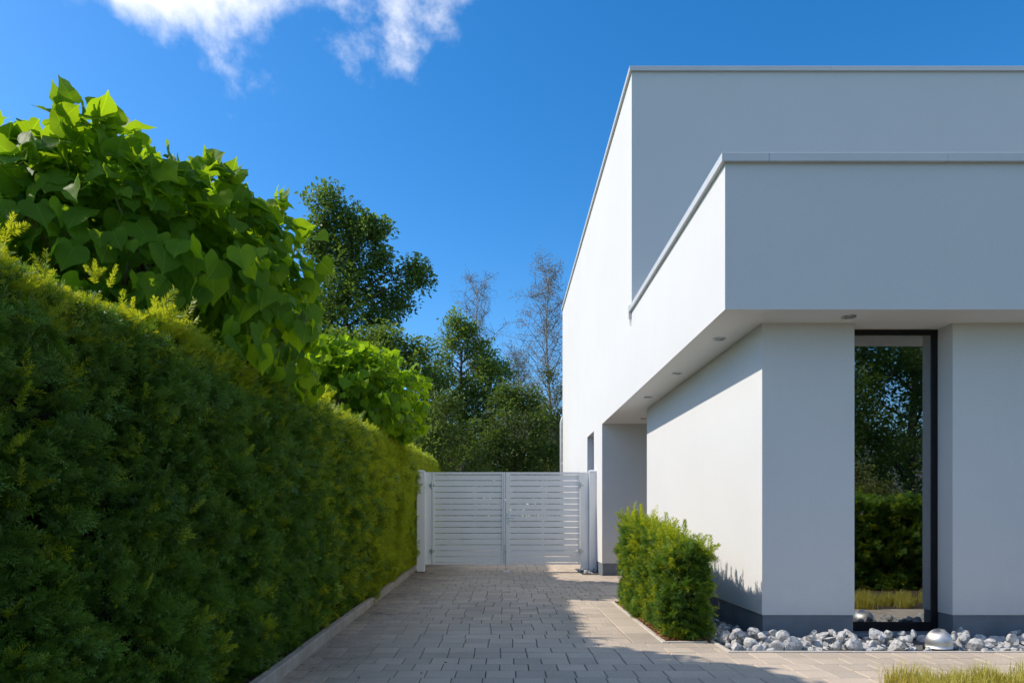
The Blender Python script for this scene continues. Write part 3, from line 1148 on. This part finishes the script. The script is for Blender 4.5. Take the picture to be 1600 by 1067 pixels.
# the face: more sprigs where the camera is near
NF = 74000
yy = 0.9 + 20.1 * rng.random(NF * 2) ** 1.75
keep = rng.random(NF * 2) < 0.5
yy = yy[keep]
zz = rng.random(len(yy)) * (np.array([htop(q) for q in yy]) + .02)
fx = np.array([hface(q) for q in yy])
pts = np.stack([fx, yy, zz], 1)
b1 = vnoise(pts, 1.5) * .09 + vnoise(pts, 4.0, 3.1) * .11 + vnoise(pts, 9.0, 8.0) * .07
dep = rng.random(len(yy)) ** 1.2 * 0.16
pts[:, 0] += b1 - dep + .03
pts[:, 0] -= np.clip((zz - (np.array([htop(q) for q in yy]) - .25)) / .25, 0, 1) ** 2 * .12
hole = .8 * vnoise(pts, 5.5, 21.0) + .9 * vnoise(pts, 15.0, 33.0)
lowcut = np.clip((0.36 - zz) / .36, 0, 1)
pts[:, 0] -= lowcut * .15
ok = (hole > -.10) | (rng.random(len(yy)) < .07)
pts, yy, zz = pts[ok], yy[ok], zz[ok]
d = np.stack([0.75 + .3 * rng.standard_normal(len(yy)), .55 * rng.standard_normal(len(yy)) - .1, .45 + .5 * rng.standard_normal(len(yy))], 1)
sc = (.085 + .05 * rng.random(len(yy))) * np.clip(.46 + yy / 11, .5, 1.3)
ch = 8 + rng.integers(0, 4, len(yy))
m_l = rng.random(len(yy)) < .05 + .90 * np.clip((yy - 5.0) / 4.0, 0, 1)  # bounce light on the far face painted as a growing share of pale tufts
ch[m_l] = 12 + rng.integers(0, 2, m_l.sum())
P.append(pts); Dn.append(d); S.append(sc); C.append(ch)
# the top and its front edge, with fresh shoots; its sunlit rim is painted by extra pale tips
NT = 34000
yy = 0.5 + 20.5 * rng.random(NT) ** 1.5
tx = rng.random(NT) ** 1.4
xx = np.array([hface(q) for q in yy]) - .02 - tx * 1.35
pts = np.stack([xx, yy, np.array([htop(q) for q in yy])], 1)
pts[:, 2] += vnoise(pts, 1.6, 5) * .09 + vnoise(pts, 5, 9) * .05 - rng.random(NT) * .16
d = np.stack([.25 + .55 * rng.standard_normal(NT), .5 * rng.standard_normal(NT), .75 + .3 * rng.standard_normal(NT)], 1)
sc = (.09 + .07 * rng.random(NT)) * np.clip(.42 + yy / 9, .5, 1)
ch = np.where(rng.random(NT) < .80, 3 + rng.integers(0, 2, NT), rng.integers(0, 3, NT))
P.append(pts); Dn.append(d); S.append(sc); C.append(ch)
# longer shoots that escaped the shears
NS = 800
yy = 3.0 + 16 * rng.random(NS) ** 1.6
xx = np.array([hface(q) for q in yy]) - .04 - rng.random(NS) ** 1.5 * 1.1
pts = np.stack([xx, yy, np.array([htop(q) for q in yy]) + .02 * rng.standard_normal(NS)], 1)
pts[:, 2] += vnoise(pts, 1.6, 5) * .09
d = np.stack([.35 + .4 * rng.standard_normal(NS), .45 * rng.standard_normal(NS), .9 + .2 * rng.standard_normal(NS)], 1)
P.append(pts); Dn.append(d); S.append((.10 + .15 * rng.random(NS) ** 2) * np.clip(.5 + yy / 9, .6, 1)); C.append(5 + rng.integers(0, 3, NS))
# and some on the face
NS = 260
yy = 1.2 + 18 * rng.random(NS) ** 1.6
zz = .2 + rng.random(NS) * 1.75
pts = np.stack([np.array([hface(q) for q in yy]) + .02, yy, zz], 1)
pts[:, 0] += vnoise(pts, 1.5) * .10 + vnoise(pts, 4.5, 3.1) * .075
d = np.stack([.45 + .25 * rng.standard_normal(NS), .5 * rng.standard_normal(NS), .85 + .3 * rng.standard_normal(NS)], 1)
P.append(pts); Dn.append(d); S.append((.10 + .08 * rng.random(NS) ** 2) * np.clip(.5 + yy / 9, .6, 1)); C.append(rng.integers(5, 8, NS))
P, Dn, S, C = np.concatenate(P), np.concatenate(Dn), np.concatenate(S), np.concatenate(C)
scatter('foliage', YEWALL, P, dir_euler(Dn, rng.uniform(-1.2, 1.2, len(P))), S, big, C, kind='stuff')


def box_hedge(label, x0, x1, y0, y1, h, dens, shoots, sc0=.07, light=.3, hfun=None, hcore=None):
    t = thing('yew_hedge', label, 'hedge', ((x0 + x1) / 2, (y0 + y1) / 2, 0))
    ins = min(.10, (x1 - x0) * .28)
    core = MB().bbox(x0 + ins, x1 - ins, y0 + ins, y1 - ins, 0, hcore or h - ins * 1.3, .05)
    obj('branches', core, t, core_m)  # solid dark block standing for the shaded inside
    P, D, S, C = [], [], [], []
    lx, ly = x1 - x0, y1 - y0
    for (o, u, v, nrm, area) in (((x0, y0, .02), (0, ly, 0), (0, 0, h), (-1, 0, 0), ly * h), ((x1, y0, .02), (0, ly, 0), (0, 0, h), (1, 0, 0), ly * h),
                                 ((x0, y0, .02), (lx, 0, 0), (0, 0, h), (0, -1, 0), lx * h), ((x0, y1, .02), (lx, 0, 0), (0, 0, h), (0, 1, 0), lx * h), ((x0, y0, h), (lx, 0, 0), (0, ly, 0), (0, 0, 1), lx * ly)):
        n = int(area * dens)
        a, b = rng.random((n, 1)), rng.random((n, 1))
        p = np.array(o) + a * np.array(u) + b * np.array(v)
        k = (vnoise(p, 3.0, 2) * .10 + vnoise(p, 8, 4) * .06 - rng.random(n) ** 1.5 * .11)[:, None]
        hl = (vnoise(p, 6.0, 17) + .6 * vnoise(p, 14.0, 23) > -.14) | (rng.random(n) < .12)
        p = (p + np.array(nrm) * k)[hl]
        n = len(p)
        D.append(np.array(nrm) * .8 + .5 * rng.standard_normal((n, 3)) + np.array((0, 0, .4)))
        P.append(p)
        S.append(sc0 + .05 * rng.random(n))
        C.append(np.where(rng.random(n) < light, 12 + rng.integers(0, 2, n), 8 + rng.integers(0, 4, n)))
    n = shoots
    p = np.stack([x0 + lx * rng.random(n), y0 + ly * rng.random(n), h - .06 + .04 * rng.standard_normal(n)], 1)
    P.append(p); D.append(np.array((0, 0, 1.)) + .30 * rng.standard_normal((n, 3))); S.append(.13 + .19 * rng.random(n) ** 2); C.append(rng.integers(5, 8, n))
    n = shoots
    p = np.stack([np.where(rng.random(n) < .5, x0 + .03, x1 - .03), y0 + ly * rng.random(n), .25 + (h - .3) * rng.random(n)], 1)
    dx = np.where(p[:, 0] < (x0 + x1) / 2, -1, 1)
    P.append(p); D.append(np.stack([dx * .8, rng.standard_normal(n) * .5, .6 + .3 * rng.standard_normal(n)], 1)); S.append(.10 + .13 * rng.random(n) ** 2); C.append(rng.integers(5, 8, n))
    P, D, S, C = map(np.concatenate, (P, D, S, C))
    if hfun:
        P[:, 2] *= hfun(P[:, 0], P[:, 1])
    scatter('foliage', YEWALL, P, dir_euler(D, rng.uniform(-1.3, 1.3, len(P))), S, t, C, kind='stuff')
    return t


box_hedge('low shaggy yew hedge in the mulch bed before the white side wall', 1.415, 1.735, 5.775, 8.12, .95, 3000, 150, .05, .24, lambda x, y: (.76 + .085 * (y - 5.78) - .5 * np.clip(x - 1.6, 0, .2)) / .95, .62)

# ------------------------------------------------------------------ catalpas
def leaf_mesh(name, seed):
    r = random.Random(seed)
    half = [(-.02, .04), (-.12, .17), (-.14, .33), (-.04, .48), (.16, .54), (.37, .51), (.54, .40), (.69, .24), (.82, .09)]
    mid = [0.0, .0, .02, .10, .22, .37, .52, .67, .82]
    v, f = [], []
    ph = r.uniform(0, 6)
    fold, droop, wave = r.uniform(.05, .35), r.uniform(.1, .5), r.uniform(.05, .12)

    def Z(x, y):
        return fold * abs(y) - droop * x * x * .5 - .35 * y * y * r0 + wave * math.sin(9 * x + ph) * abs(y) * 2 + wave * math.sin(13 * y + ph * 2) * abs(y)
    r0 = r.uniform(.2, .9)
    for (hx, hy), mx in zip(half, mid):
        for s in (-1, -.5, 0, .5, 1):
            k = abs(s)
            x = mx + (hx - mx) * (k ** 1.2)
            yv = hy * s
            v.append((x, yv, Z(x, yv)))
    v.append((.97, 0, Z(.97, 0)))
    n = 5
    for i in range(len(half) - 1):
        for k in range(4):
            a = i * n + k
            f.append((a, a + 1, a + n + 1, a + n))
    L = (len(half) - 1) * n
    for k in range(4):
        f.append((L + k, L + k + 1, len(v) - 1))
    # petiole
    b = len(v)
    v += [(-.0, -.012, Z(0, 0)), (0, .012, Z(0, 0)), (-.35, .010, -.22), (-.35, -.010, -.22), (-.6, .008, -.5), (-.6, -.008, -.5)]
    f += [(b, b + 1, b + 2, b + 3), (b + 3, b + 2, b + 4, b + 5)]
    me = mesh_from(name, v, f, M['catalpa'])
    at = me.attributes.new('uvl', 'FLOAT_VECTOR', 'POINT')
    at.data.foreach_set('vector', np.array([(q[0], q[1], 0) for q in v], np.float32).ravel())
    return me


CAT = [leaf_mesh('leaf_%d' % i, 200 + i) for i in range(6)]
for me in CAT:
    me.name = 'catalpa_' + me.name


def catalpa(label, cx, cy, cz, rad, rzv, n, seed, lsize=.135):
    r = np.random.default_rng(seed)
    q = random.Random(seed)
    t = thing('catalpa_tree', label, 'tree', (cx, cy, 0), 'ball-headed catalpa trees behind the hedge')
    tm = MB()
    zt = cz - rzv * .55
    tm.tube([(cx, cy, -.07), (cx + .02, cy, .7), (cx - .015, cy + .02, 1.4), (cx, cy, zt)], [.085, .075, .07, .08], 10)
    obj('trunk', tm, t, M['greybark'], smooth=True)
    dirs = []
    bm_ = MB()
    for k in range(26):
        an = 2.4 * k + q.uniform(-.3, .3)
        el = R(-15 + 95 * ((k * .618) % 1))
        dv = Vector((math.cos(an) * math.cos(el) * rad, math.sin(an) * math.cos(el) * rad, math.sin(el) * rzv))
        s = Vector((cx, cy, zt + .05))
        e = Vector((cx, cy, cz)) + dv * .93
        mpt = s.lerp(e, .5) + Vector((0, 0, .12))
        bm_.tube([s, mpt, e], [.028, .017, .006], 5, False)
        for j in range(3):
            a = s.lerp(e, .5 + .13 * j) + Vector((0, 0, .08))
            bm_.tube([a, a + Vector((q.uniform(-.3, .3), q.uniform(-.3, .3), q.uniform(0, .35)))], [.009, .004], 4, False)
    obj('branches', bm_, t, M['greybark'], smooth=True)
    # leaves in shells; lobed outline
    u = unit(r.standard_normal((n, 3)))
    u[:, 2] = np.where(u[:, 2] < -.45, -u[:, 2], u[:, 2])
    u = unit(u)
    lump = 1 + .16 * vnoise(u, 1.7, seed) + .20 * vnoise(u, 4.2, seed + 3)
    sh = 1 - .42 * r.random(n) ** 1.7
    pos = np.array((cx, cy, cz)) + u * np.array((rad, rad, rzv)) * (lump * sh)[:, None]
    kp = (vnoise(u, 5.5, seed + 8) > -.20) | (sh < .8)
    u, sh, pos = u[kp], sh[kp], pos[kp]
    n = len(u)
    nrm = unit(u / np.array((rad, rad, rzv)))
    up = np.array((0, 0, 1.0))
    down = -up - nrm * (-up @ nrm.T)[:, None]      # steepest way down on the shell
    dl = np.linalg.norm(down, axis=1, keepdims=True)
    rn = r.standard_normal((n, 3))
    tang = unit(rn - nrm * (rn * nrm).sum(1, keepdims=True))
    tip = unit(down * 1.1 + tang * (.45 + .9 * (1 - dl)) + nrm * (.25 + .25 * r.standard_normal((n, 1))))
    top = (u[:, 2] > .45) & (r.random(n) < .3)
    tip[top] = unit(nrm[top] * 1.0 + tang[top] * .75)
    face = unit(nrm * .9 + up * .55 + np.array((-.25, 0, 0)) + .55 * r.standard_normal((n, 3)))
    face[top] = unit(tang[top] + .5 * r.standard_normal((top.sum(), 3)) + np.array((-.4, -.2, .4)))
    eul = frame_euler(tip, face)
    scl = lsize * (.42 + .85 * r.random(n) ** 1.2)
    pick = r.integers(0, len(CAT), n)
    cam_v = np.array((0, 0, 1.05)) - pos
    dist = np.linalg.norm(cam_v, axis=1)
    facing = (nrm * cam_v).sum(1) / dist
    px_ = pos[:, 0] / pos[:, 1] * 1067 + 786
    hidden = pos[:, 2] < 1.05 + (np.array([htop(v) for v in pos[:, 1]]) - 1.0) * 0.9 * 1.02 + 0.0
    sc_ = (facing > -.15) * (sh > .86) * (px_ > -30) * (1.0 + scl / dist * 8 + facing * .6) * (~hidden + .3) + sh * .3
    order = np.argsort(-sc_)
    part = order[:300]
    mask = np.ones(n, bool)
    mask[part] = False
    crown = scatter('crown', CAT, pos[mask], eul[mask], scl[mask], t, pick[mask], kind='stuff')
    for i in part:
        obj('leaf', CAT[pick[i]], crown, loc=pos[i], rot=tuple(eul[i]), scl=float(scl[i]))
    return t


catalpa('near ball-headed catalpa with big leaves, filling the upper left', -2.62, 4.55, 2.40, 1.36, 0.98, 6300, 5)
catalpa('smaller-looking catalpa farther along the hedge, before the dark woods', -2.60, 10.3, 2.62, 1.42, 1.0, 5600, 9)

# ------------------------------------------------------------------ trees beyond the gate
def tree(name, label, x, y, lobes, kind, bark, trunk_h, tr=.16, dens=9.0, size=1.0, lean=0.0, seed=1, group=None, forks=None):
    """lobes: (dx, dy, z, rx, rz) foliage masses hung on limbs that reach them"""
    r = np.random.default_rng(seed)
    q = random.Random(seed)
    t = thing(name, label, 'tree', (x, y, -.08), group)
    zt = max(l[2] for l in lobes)
    tm = MB()
    pts, rad = [], []
    n = 7
    for i in range(n + 1):
        f = i / n
        pts.append((x + lean * f * f + .12 * math.sin(3.1 * f + seed), y + .12 * math.cos(2.3 * f + seed), -.1 + f * trunk_h))
        rad.append(tr * (1 - .82 * f) + .012)
    rad[0] *= 1.35
    tm.tube(pts, rad, 8)
    tp = [Vector(p) for p in pts]
    P = []
    for (dx, dy, z, rx_, rz_) in lobes:
        c = Vector((x + dx, y + dy, z))
        hz = max(.15 * trunk_h, min(trunk_h * .97, z - .35 * math.hypot(dx, dy) - rz_ * .4))
        k = min(n - 1, int(hz / trunk_h * n))
        s = tp[k].lerp(tp[k + 1], hz / trunk_h * n - k)
        mid = s.lerp(c, .55) + Vector((0, 0, .15 * (c - s).length * (-.4 if z < hz else .5)))
        r0 = max(.018, tr * .42 * (1 - .6 * hz / trunk_h))
        tm.tube([s, mid, c], [r0, r0 * .6, r0 * .25], 6, False)
        for j in range(9):
            v = Vector(unit(r.standard_normal(3))) * 1.0
            e = c + Vector((v.x * rx_, v.y * rx_, v.z * rz_)) * .85
            a = mid.lerp(c, q.uniform(.3, 1))
            tm.tube([a, a.lerp(e, .5) + Vector((0, 0, .1 * rx_)), e], [r0 * .3, r0 * .18, .008], 4, False)
        m = int(dens * 10.0 * (rx_ * rx_ * rz_) ** .667 + 10)
        u = unit(r.standard_normal((m, 3)))
        rr = r.random((m, 1)) ** .45
        lump = (1 + .28 * vnoise(u, 1.9, seed + dx * 3))[:, None]
        P.append(np.array(c) + u * np.array((rx_, rx_, rz_)) * rr * lump)
    obj('trunk', tm, t, M[bark], smooth=True)
    P = np.concatenate(P)
    # gaps: drop clumps where a coarse noise is low
    g_ = vnoise(P, .9, seed * 2.1)
    P = P[g_ > -.22 + .12 * r.standard_normal(len(P))]
    e = np.stack([r.uniform(-.5, .5, len(P)), r.uniform(-.5, .5, len(P)), r.uniform(0, 6.28, len(P))], 1)
    scatter('crown', CL[kind], P, e, size * r.uniform(.7, 1.3, len(P)), t, kind='stuff')
    return t


def px_lobes(y, x0, items, seed):
    """foliage masses measured off the view at the tree's true distance: (px, py, radius px)"""
    q = random.Random(seed)
    s = 1067 / y
    out = []
    for (a, b, c) in items:
        rr = c / s
        out.append(((a - 786) / s - x0, q.uniform(-1, 1) * rr * .9, 1.05 + (806 - b) / s, rr, rr * .9))
    return out


GW = 'trees beyond the gate'
y = 30.0; x = (535 - 786) / (1067 / y)
tree('oak_tree', 'tallest oak with airy dark crown against the sky behind the catalpas', x, y,
     px_lobes(y, x, [(520, 325, 30), (500, 350, 27), (545, 345, 26), (495, 385, 26), (530, 385, 32), (575, 375, 28), (590, 365, 20), (510, 430, 36), (555, 425, 36), (600, 410, 22), (585, 455, 26), (622, 435, 22), (648, 415, 17), (655, 438, 18), (625, 470, 20), (540, 480, 45), (590, 500, 34), (490, 480, 34), (500, 540, 45), (570, 550, 50)], 3),
     'oak', 'bark', 13.6, .26, 8.5, 1.0, .5, 3, GW)
y = 25.0; x = (585 - 786) / (1067 / y)
tree('lime_tree', 'rounded mid green tree just right of the oak, above the second catalpa', x, y,
     px_lobes(y, x, [(530, 530, 30), (560, 535, 26), (595, 525, 30), (625, 545, 27), (655, 548, 22), (560, 575, 36), (605, 575, 36), (645, 585, 32), (675, 590, 24), (620, 630, 42), (665, 640, 40), (580, 640, 42), (640, 690, 45), (690, 690, 40)], 5),
     'mid', 'bark', 6.6, .2, 10, .85, .2, 5, GW)
y = 27.0; x = (722 - 786) / (1067 / y)
tree('alder_tree', 'mid green tree with pointed top at the centre, left of the birches', x, y,
     px_lobes(y, x, [(712, 505, 17), (700, 528, 20), (728, 525, 20), (755, 545, 22), (690, 560, 22), (745, 570, 18), (780, 570, 20), (708, 562, 18), (724, 590, 22), (733, 555, 17), (720, 610, 24), (765, 610, 24), (762, 580, 20), (795, 590, 16), (690, 600, 27), (745, 615, 27), (785, 625, 28), (715, 645, 34), (760, 665, 38), (700, 690, 34), (740, 705, 34)], 8),
     'mid', 'bark', 7.6, .17, 11, .8, .1, 8, GW)
y = 22.5; x = (800 - 786) / (1067 / y)
tree('hazel_tree', 'dark bushy tree rising directly behind the right gate leaf', x, y,
     px_lobes(y, x, [(790, 620, 24), (822, 628, 24), (772, 650, 26), (805, 655, 28), (840, 665, 26), (780, 690, 30), (820, 700, 30), (855, 705, 24), (750, 705, 30), (800, 730, 30), (848, 735, 26)], 12),
     'darkleaf', 'bark', 3.4, .12, 13, .72, 0, 12, GW)
y = 21.0; x = (690 - 786) / (1067 / y)
tree('holly_tree', 'very dark dense tree behind the left gate leaf and hedge end', x, y,
     px_lobes(y, x, [(668, 640, 26), (700, 635, 24), (650, 670, 28), (690, 675, 30), (725, 680, 28), (665, 710, 30), (705, 715, 30), (740, 720, 26), (640, 710, 26), (720, 740, 26), (670, 740, 28)], 15),
     'darkleaf', 'bark', 3.0, .12, 14, .7, 0, 15, GW)
y = 31.0; x = (868 - 786) / (1067 / y)
tree('willow_bush', 'yellowish green bushy tree beside the house corner under the birch', x, y,
     px_lobes(y, x, [(860, 585, 16), (835, 610, 18), (870, 615, 18), (850, 640, 20), (885, 640, 20), (830, 650, 18), (865, 670, 22), (840, 690, 22), (880, 700, 22), (900, 650, 22), (850, 725, 24)], 18),
     'yellowleaf', 'bark', 5.5, .12, 9, .8, 0, 18, GW)


def birch(label, x, y, h, spread, seed, leaves, tr=.11):
    q = random.Random(seed)
    r = np.random.default_rng(seed)
    t = thing('birch_tree', label, 'tree', (x, y, -.08), GW)
    tm = MB()
    n = 10
    tp = [Vector((x + .10 * math.sin(i * .9 + seed), y + .1 * math.cos(i * .7), -.1 + h * .97 * i / n)) for i in range(n + 1)]
    tm.tube(tp, [tr * (1 - .93 * (i / n)) + .006 for i in range(n + 1)], 8)
    obj('trunk', tm, t, M['birch'], smooth=True)
    bm_ = MB()
    P = []
    for k in range(44):
        f = .28 + .70 * (k / 43)
        i = min(n - 1, int(f * n))
        s = tp[i].lerp(tp[i + 1], f * n - i)
        an = k * 2.399 + q.uniform(-.4, .4)
        L = spread * (1.05 - .75 * f) * q.uniform(.8, 1.35)
        d = Vector((math.cos(an), math.sin(an), q.uniform(.9, 1.5)))
        d.normalize()
        a = s + d * L * .5
        b = s + d * L + Vector((0, 0, -.06 * L))
        r0 = .030 * (1.1 - f) + .006
        bm_.tube([s, a, b], [r0, r0 * .65, r0 * .3], 5, False)
        for j in range(11):
            c = s.lerp(a, q.uniform(.5, 1)) if j < 4 else a.lerp(b, q.uniform(0, 1))
            e = c + Vector((q.gauss(0, .34), q.gauss(0, .34), q.uniform(-.1, .5))) * (.5 + .35 * L)
            g2 = e + Vector((q.gauss(0, .12), q.gauss(0, .12), -q.uniform(.1, .5)))
            bm_.tube([c, e, g2], [.010, .007, .004], 4, False)
            for m in range(leaves):
                w_ = c.lerp(e, q.random()) if q.random() < .5 else e.lerp(g2, q.random())
                P.append((w_.x + q.gauss(0, .08), w_.y + q.gauss(0, .08), w_.z + q.gauss(0, .08)))
    obj('branches', bm_, t, M['greybark'], smooth=True)
    P = np.array(P)
    e = np.stack([r.uniform(-.5, .5, len(P)), r.uniform(-.5, .5, len(P)), r.uniform(0, 6.28, len(P))], 1)
    scatter('crown', CL['birchleaf'], P, e, .62 * r.uniform(.6, 1.3, len(P)), t, kind='stuff')


birch('tall thin-leaved birch with pale trunk next to the roof edge', (857 - 786) / (1067 / 32), 32, 13.0, 3.3, 4, 2)
birch('sparse birch top showing behind the central green tree', (742 - 786) / (1067 / 35), 35, 13.6, 2.9, 6, 1)
birch('slender birch half hidden between the central tree and tall birch', (808 - 786) / (1067 / 37), 37, 10.2, 2.6, 13, 2, .09)

# far wood that closes the view
n = 11000
xx = rng.uniform(-48, 48, n)
yy = 46 + 8 * rng.random(n)
hh = 7.6 + 1.2 * np.sin(xx * .23) + .9 * np.sin(xx * .61 + 1)
zz = rng.random(n) ** .8 * hh
pts = np.stack([xx, yy, zz], 1)
e = np.stack([rng.uniform(-.5, .5, n), rng.uniform(-.5, .5, n), rng.uniform(0, 6.28, n)], 1)
scatter('distant_woodland', CL['mid'] + CL['darkleaf'], pts, e, 1.9 * rng.uniform(.7, 1.3, n), None, kind='stuff', label='far green wood closing the view behind the trees')

# ------------------------------------------------------------------ the front garden
blades = MB()
bv, bf = [], []
for c in range(260):
    cx = 2.46 + 6.6 * rnd.random() ** 1.5
    cy = rnd.uniform(3.2, 4.26)
    if c < 60:
        cx, cy = rnd.uniform(2.40, 4.2), rnd.uniform(3.9, 4.28)
    hgt = rnd.uniform(.10, .20)
    for k in range(95):
        a = rnd.uniform(0, 6.28)
        L = hgt * rnd.uniform(.6, 1.25)
        if rnd.random() < .02:
            L *= 1.35
        out_ = rnd.random() ** .7 * .75
        bx, by = cx + rnd.gauss(0, .035), cy + rnd.gauss(0, .035)
        d = Vector((math.cos(a), math.sin(a), 0))
        s = Vector((-math.sin(a), math.cos(a), 0)) * rnd.uniform(.0012, .0022)
        b0 = Vector((bx, by, -.03))
        b1 = b0 + d * L * .25 * out_ + Vector((0, 0, L * .6))
        b2 = b0 + d * L * .85 * out_ + Vector((0, 0, L * (1 - .35 * out_)))
        nn = len(bv)
        bv += [b0 - s, b0 + s, b1 + s, b1 - s, b2]
        bf += [(nn, nn + 1, nn + 2, nn + 3), (nn + 3, nn + 2, nn + 4)]
gm = mesh_from('ornamental_grass', bv, bf, M['grassblade'], False)
obj('ornamental_grass', gm, None, kind='stuff', label='sunlit yellow green ornamental grass in the lower right corner', cat='grass')
gb = MB()
gb.quad((2.43, 1.0, -.006), (9.3, 1.0, -.006), (9.3, 4.29, -.006), (2.43, 4.29, -.006))
obj('grass_bed', gb, None, M['soil'], kind='structure')

# garden behind the camera, which the tall window mirrors
box_hedge('dark clipped hedge mirrored low in the tall window', 3.9, 10.5, 1.5, 2.2, 1.22, 1100, 60, .10, .3, None, 1.04)
GB = 'trees mirrored in the window'
for i, (x, y, h, kd, lab) in enumerate(((8.9, -5.2, 2.4, 'yellowleaf', 'sunlit yellow green shrub mirrored above the hedge in the window'),
                                        (6.6, -3.6, 1.7, 'yellowleaf', 'smaller yellowish shrub mirrored at the left in the window'))):
    q = random.Random(i)
    tree('garden_shrub', lab, x, y, [(q.uniform(-1, 1), q.uniform(-.6, .6), h * q.uniform(.35, .8), .6, .5) for _ in range(9)], kd, 'bark', h * .5, .05, 14, .55, 0, 40 + i)
for i, (x, y, h, kd, lab) in enumerate(((12.2, -15.0, 11.0, 'darkleaf', 'big dark tree mirrored at the left of the tall window'),
                                        (17.0, -16.5, 12.0, 'oak', 'broad tree with bright sky gaps mirrored in the tall window'),
                                        (23.0, -21.0, 12.0, 'darkleaf', 'dark tree mirrored at the right edge of the tall window'),
                                        (15.5, -24.0, 13.0, 'mid', 'tree mirrored farther back between the dark ones in the window'))):
    q = random.Random(60 + i)
    lob = []
    for k in range(17):
        z = h * (.22 + .74 * k / 16)
        w_ = 2.6 * math.sin(math.pi * min(.97, .18 + .75 * k / 16)) + .3
        an = k * 2.4
        lob.append((w_ * math.cos(an), w_ * math.sin(an), z, 1.25 + .3 * q.random(), 1.05))
    tree('garden_tree', lab, x, y, lob, kd, 'bark', h * .85, .24, 3.6, 1.1, .2, 60 + i, GB)
# neighbour's house far behind, mirrored as well
nh = thing('neighbour_house', 'grey gabled house mirrored small at the right of the tall window', 'house', (24.5, -33, 0))
NX, NY = 24.5, -33
wmb = MB().box(NX - 5, NX + 5, NY - 4, NY + 4, -.07, 2.9)
wmb.quad((NX - 5, NY + 4, 2.9), (NX - 5, NY - 4, 2.9), (NX - 5, NY, 6.2)); wmb.quad((NX + 5, NY + 4, 2.9), (NX + 5, NY - 4, 2.9), (NX + 5, NY, 6.2))
obj('wall', wmb, nh, simple('pale_render', (.5, .49, .46), (.56, .55, .52), 2, .9))
rmb = MB()
for s in (-1, 1):
    rmb.quad((NX - 5.4, NY + s * 4.6, 2.45), (NX + 5.4, NY + s * 4.6, 2.45), (NX + 5.4, NY, 6.35), (NX - 5.4, NY, 6.35))
obj('roof', rmb, nh, simple('slate', (.10, .10, .11), (.16, .16, .165), 5, .7))
for k in (-3, 0, 3):
    wo_ = obj('window', MB().box(NX + k - .6, NX + k + .6, NY + 4.0, NY + 4.05, .9, 2.2), nh, M['gate'])
    obj('pane', MB().box(NX + k - .52, NX + k + .52, NY + 4.05, NY + 4.06, .98, 2.12), wo_, M['glass'])

# dry needles and bits blown against the kerb
lit = MB()
for k in range(700):
    y = 3.6 + 9 * rnd.random() ** 1.4
    x = xk(y) + .004 + abs(rnd.gauss(0, .10)) * (1 if k % 6 else 6)
    if x > 1.0:
        continue
    a, L, ww = rnd.uniform(0, 6.28), rnd.uniform(.006, .014), rnd.uniform(.0012, .003)
    if k % 12 == 0:
        L, ww = rnd.uniform(.012, .022), rnd.uniform(.006, .011)
    d, q_ = Vector((math.cos(a), math.sin(a), rnd.uniform(-.1, .2))), Vector((-math.sin(a), math.cos(a), rnd.uniform(-.3, .3)))
    c = Vector((x, y, .0045))
    lit.quad(c - d * L, c + q_ * ww, c + d * L, c - q_ * ww)
obj('leaf_litter', lit, None, simple('dry_litter', (.10, .06, .03), (.25, .17, .08), 30, .9), kind='stuff', label='dry needles and bits scattered along the kerb', cat='litter')
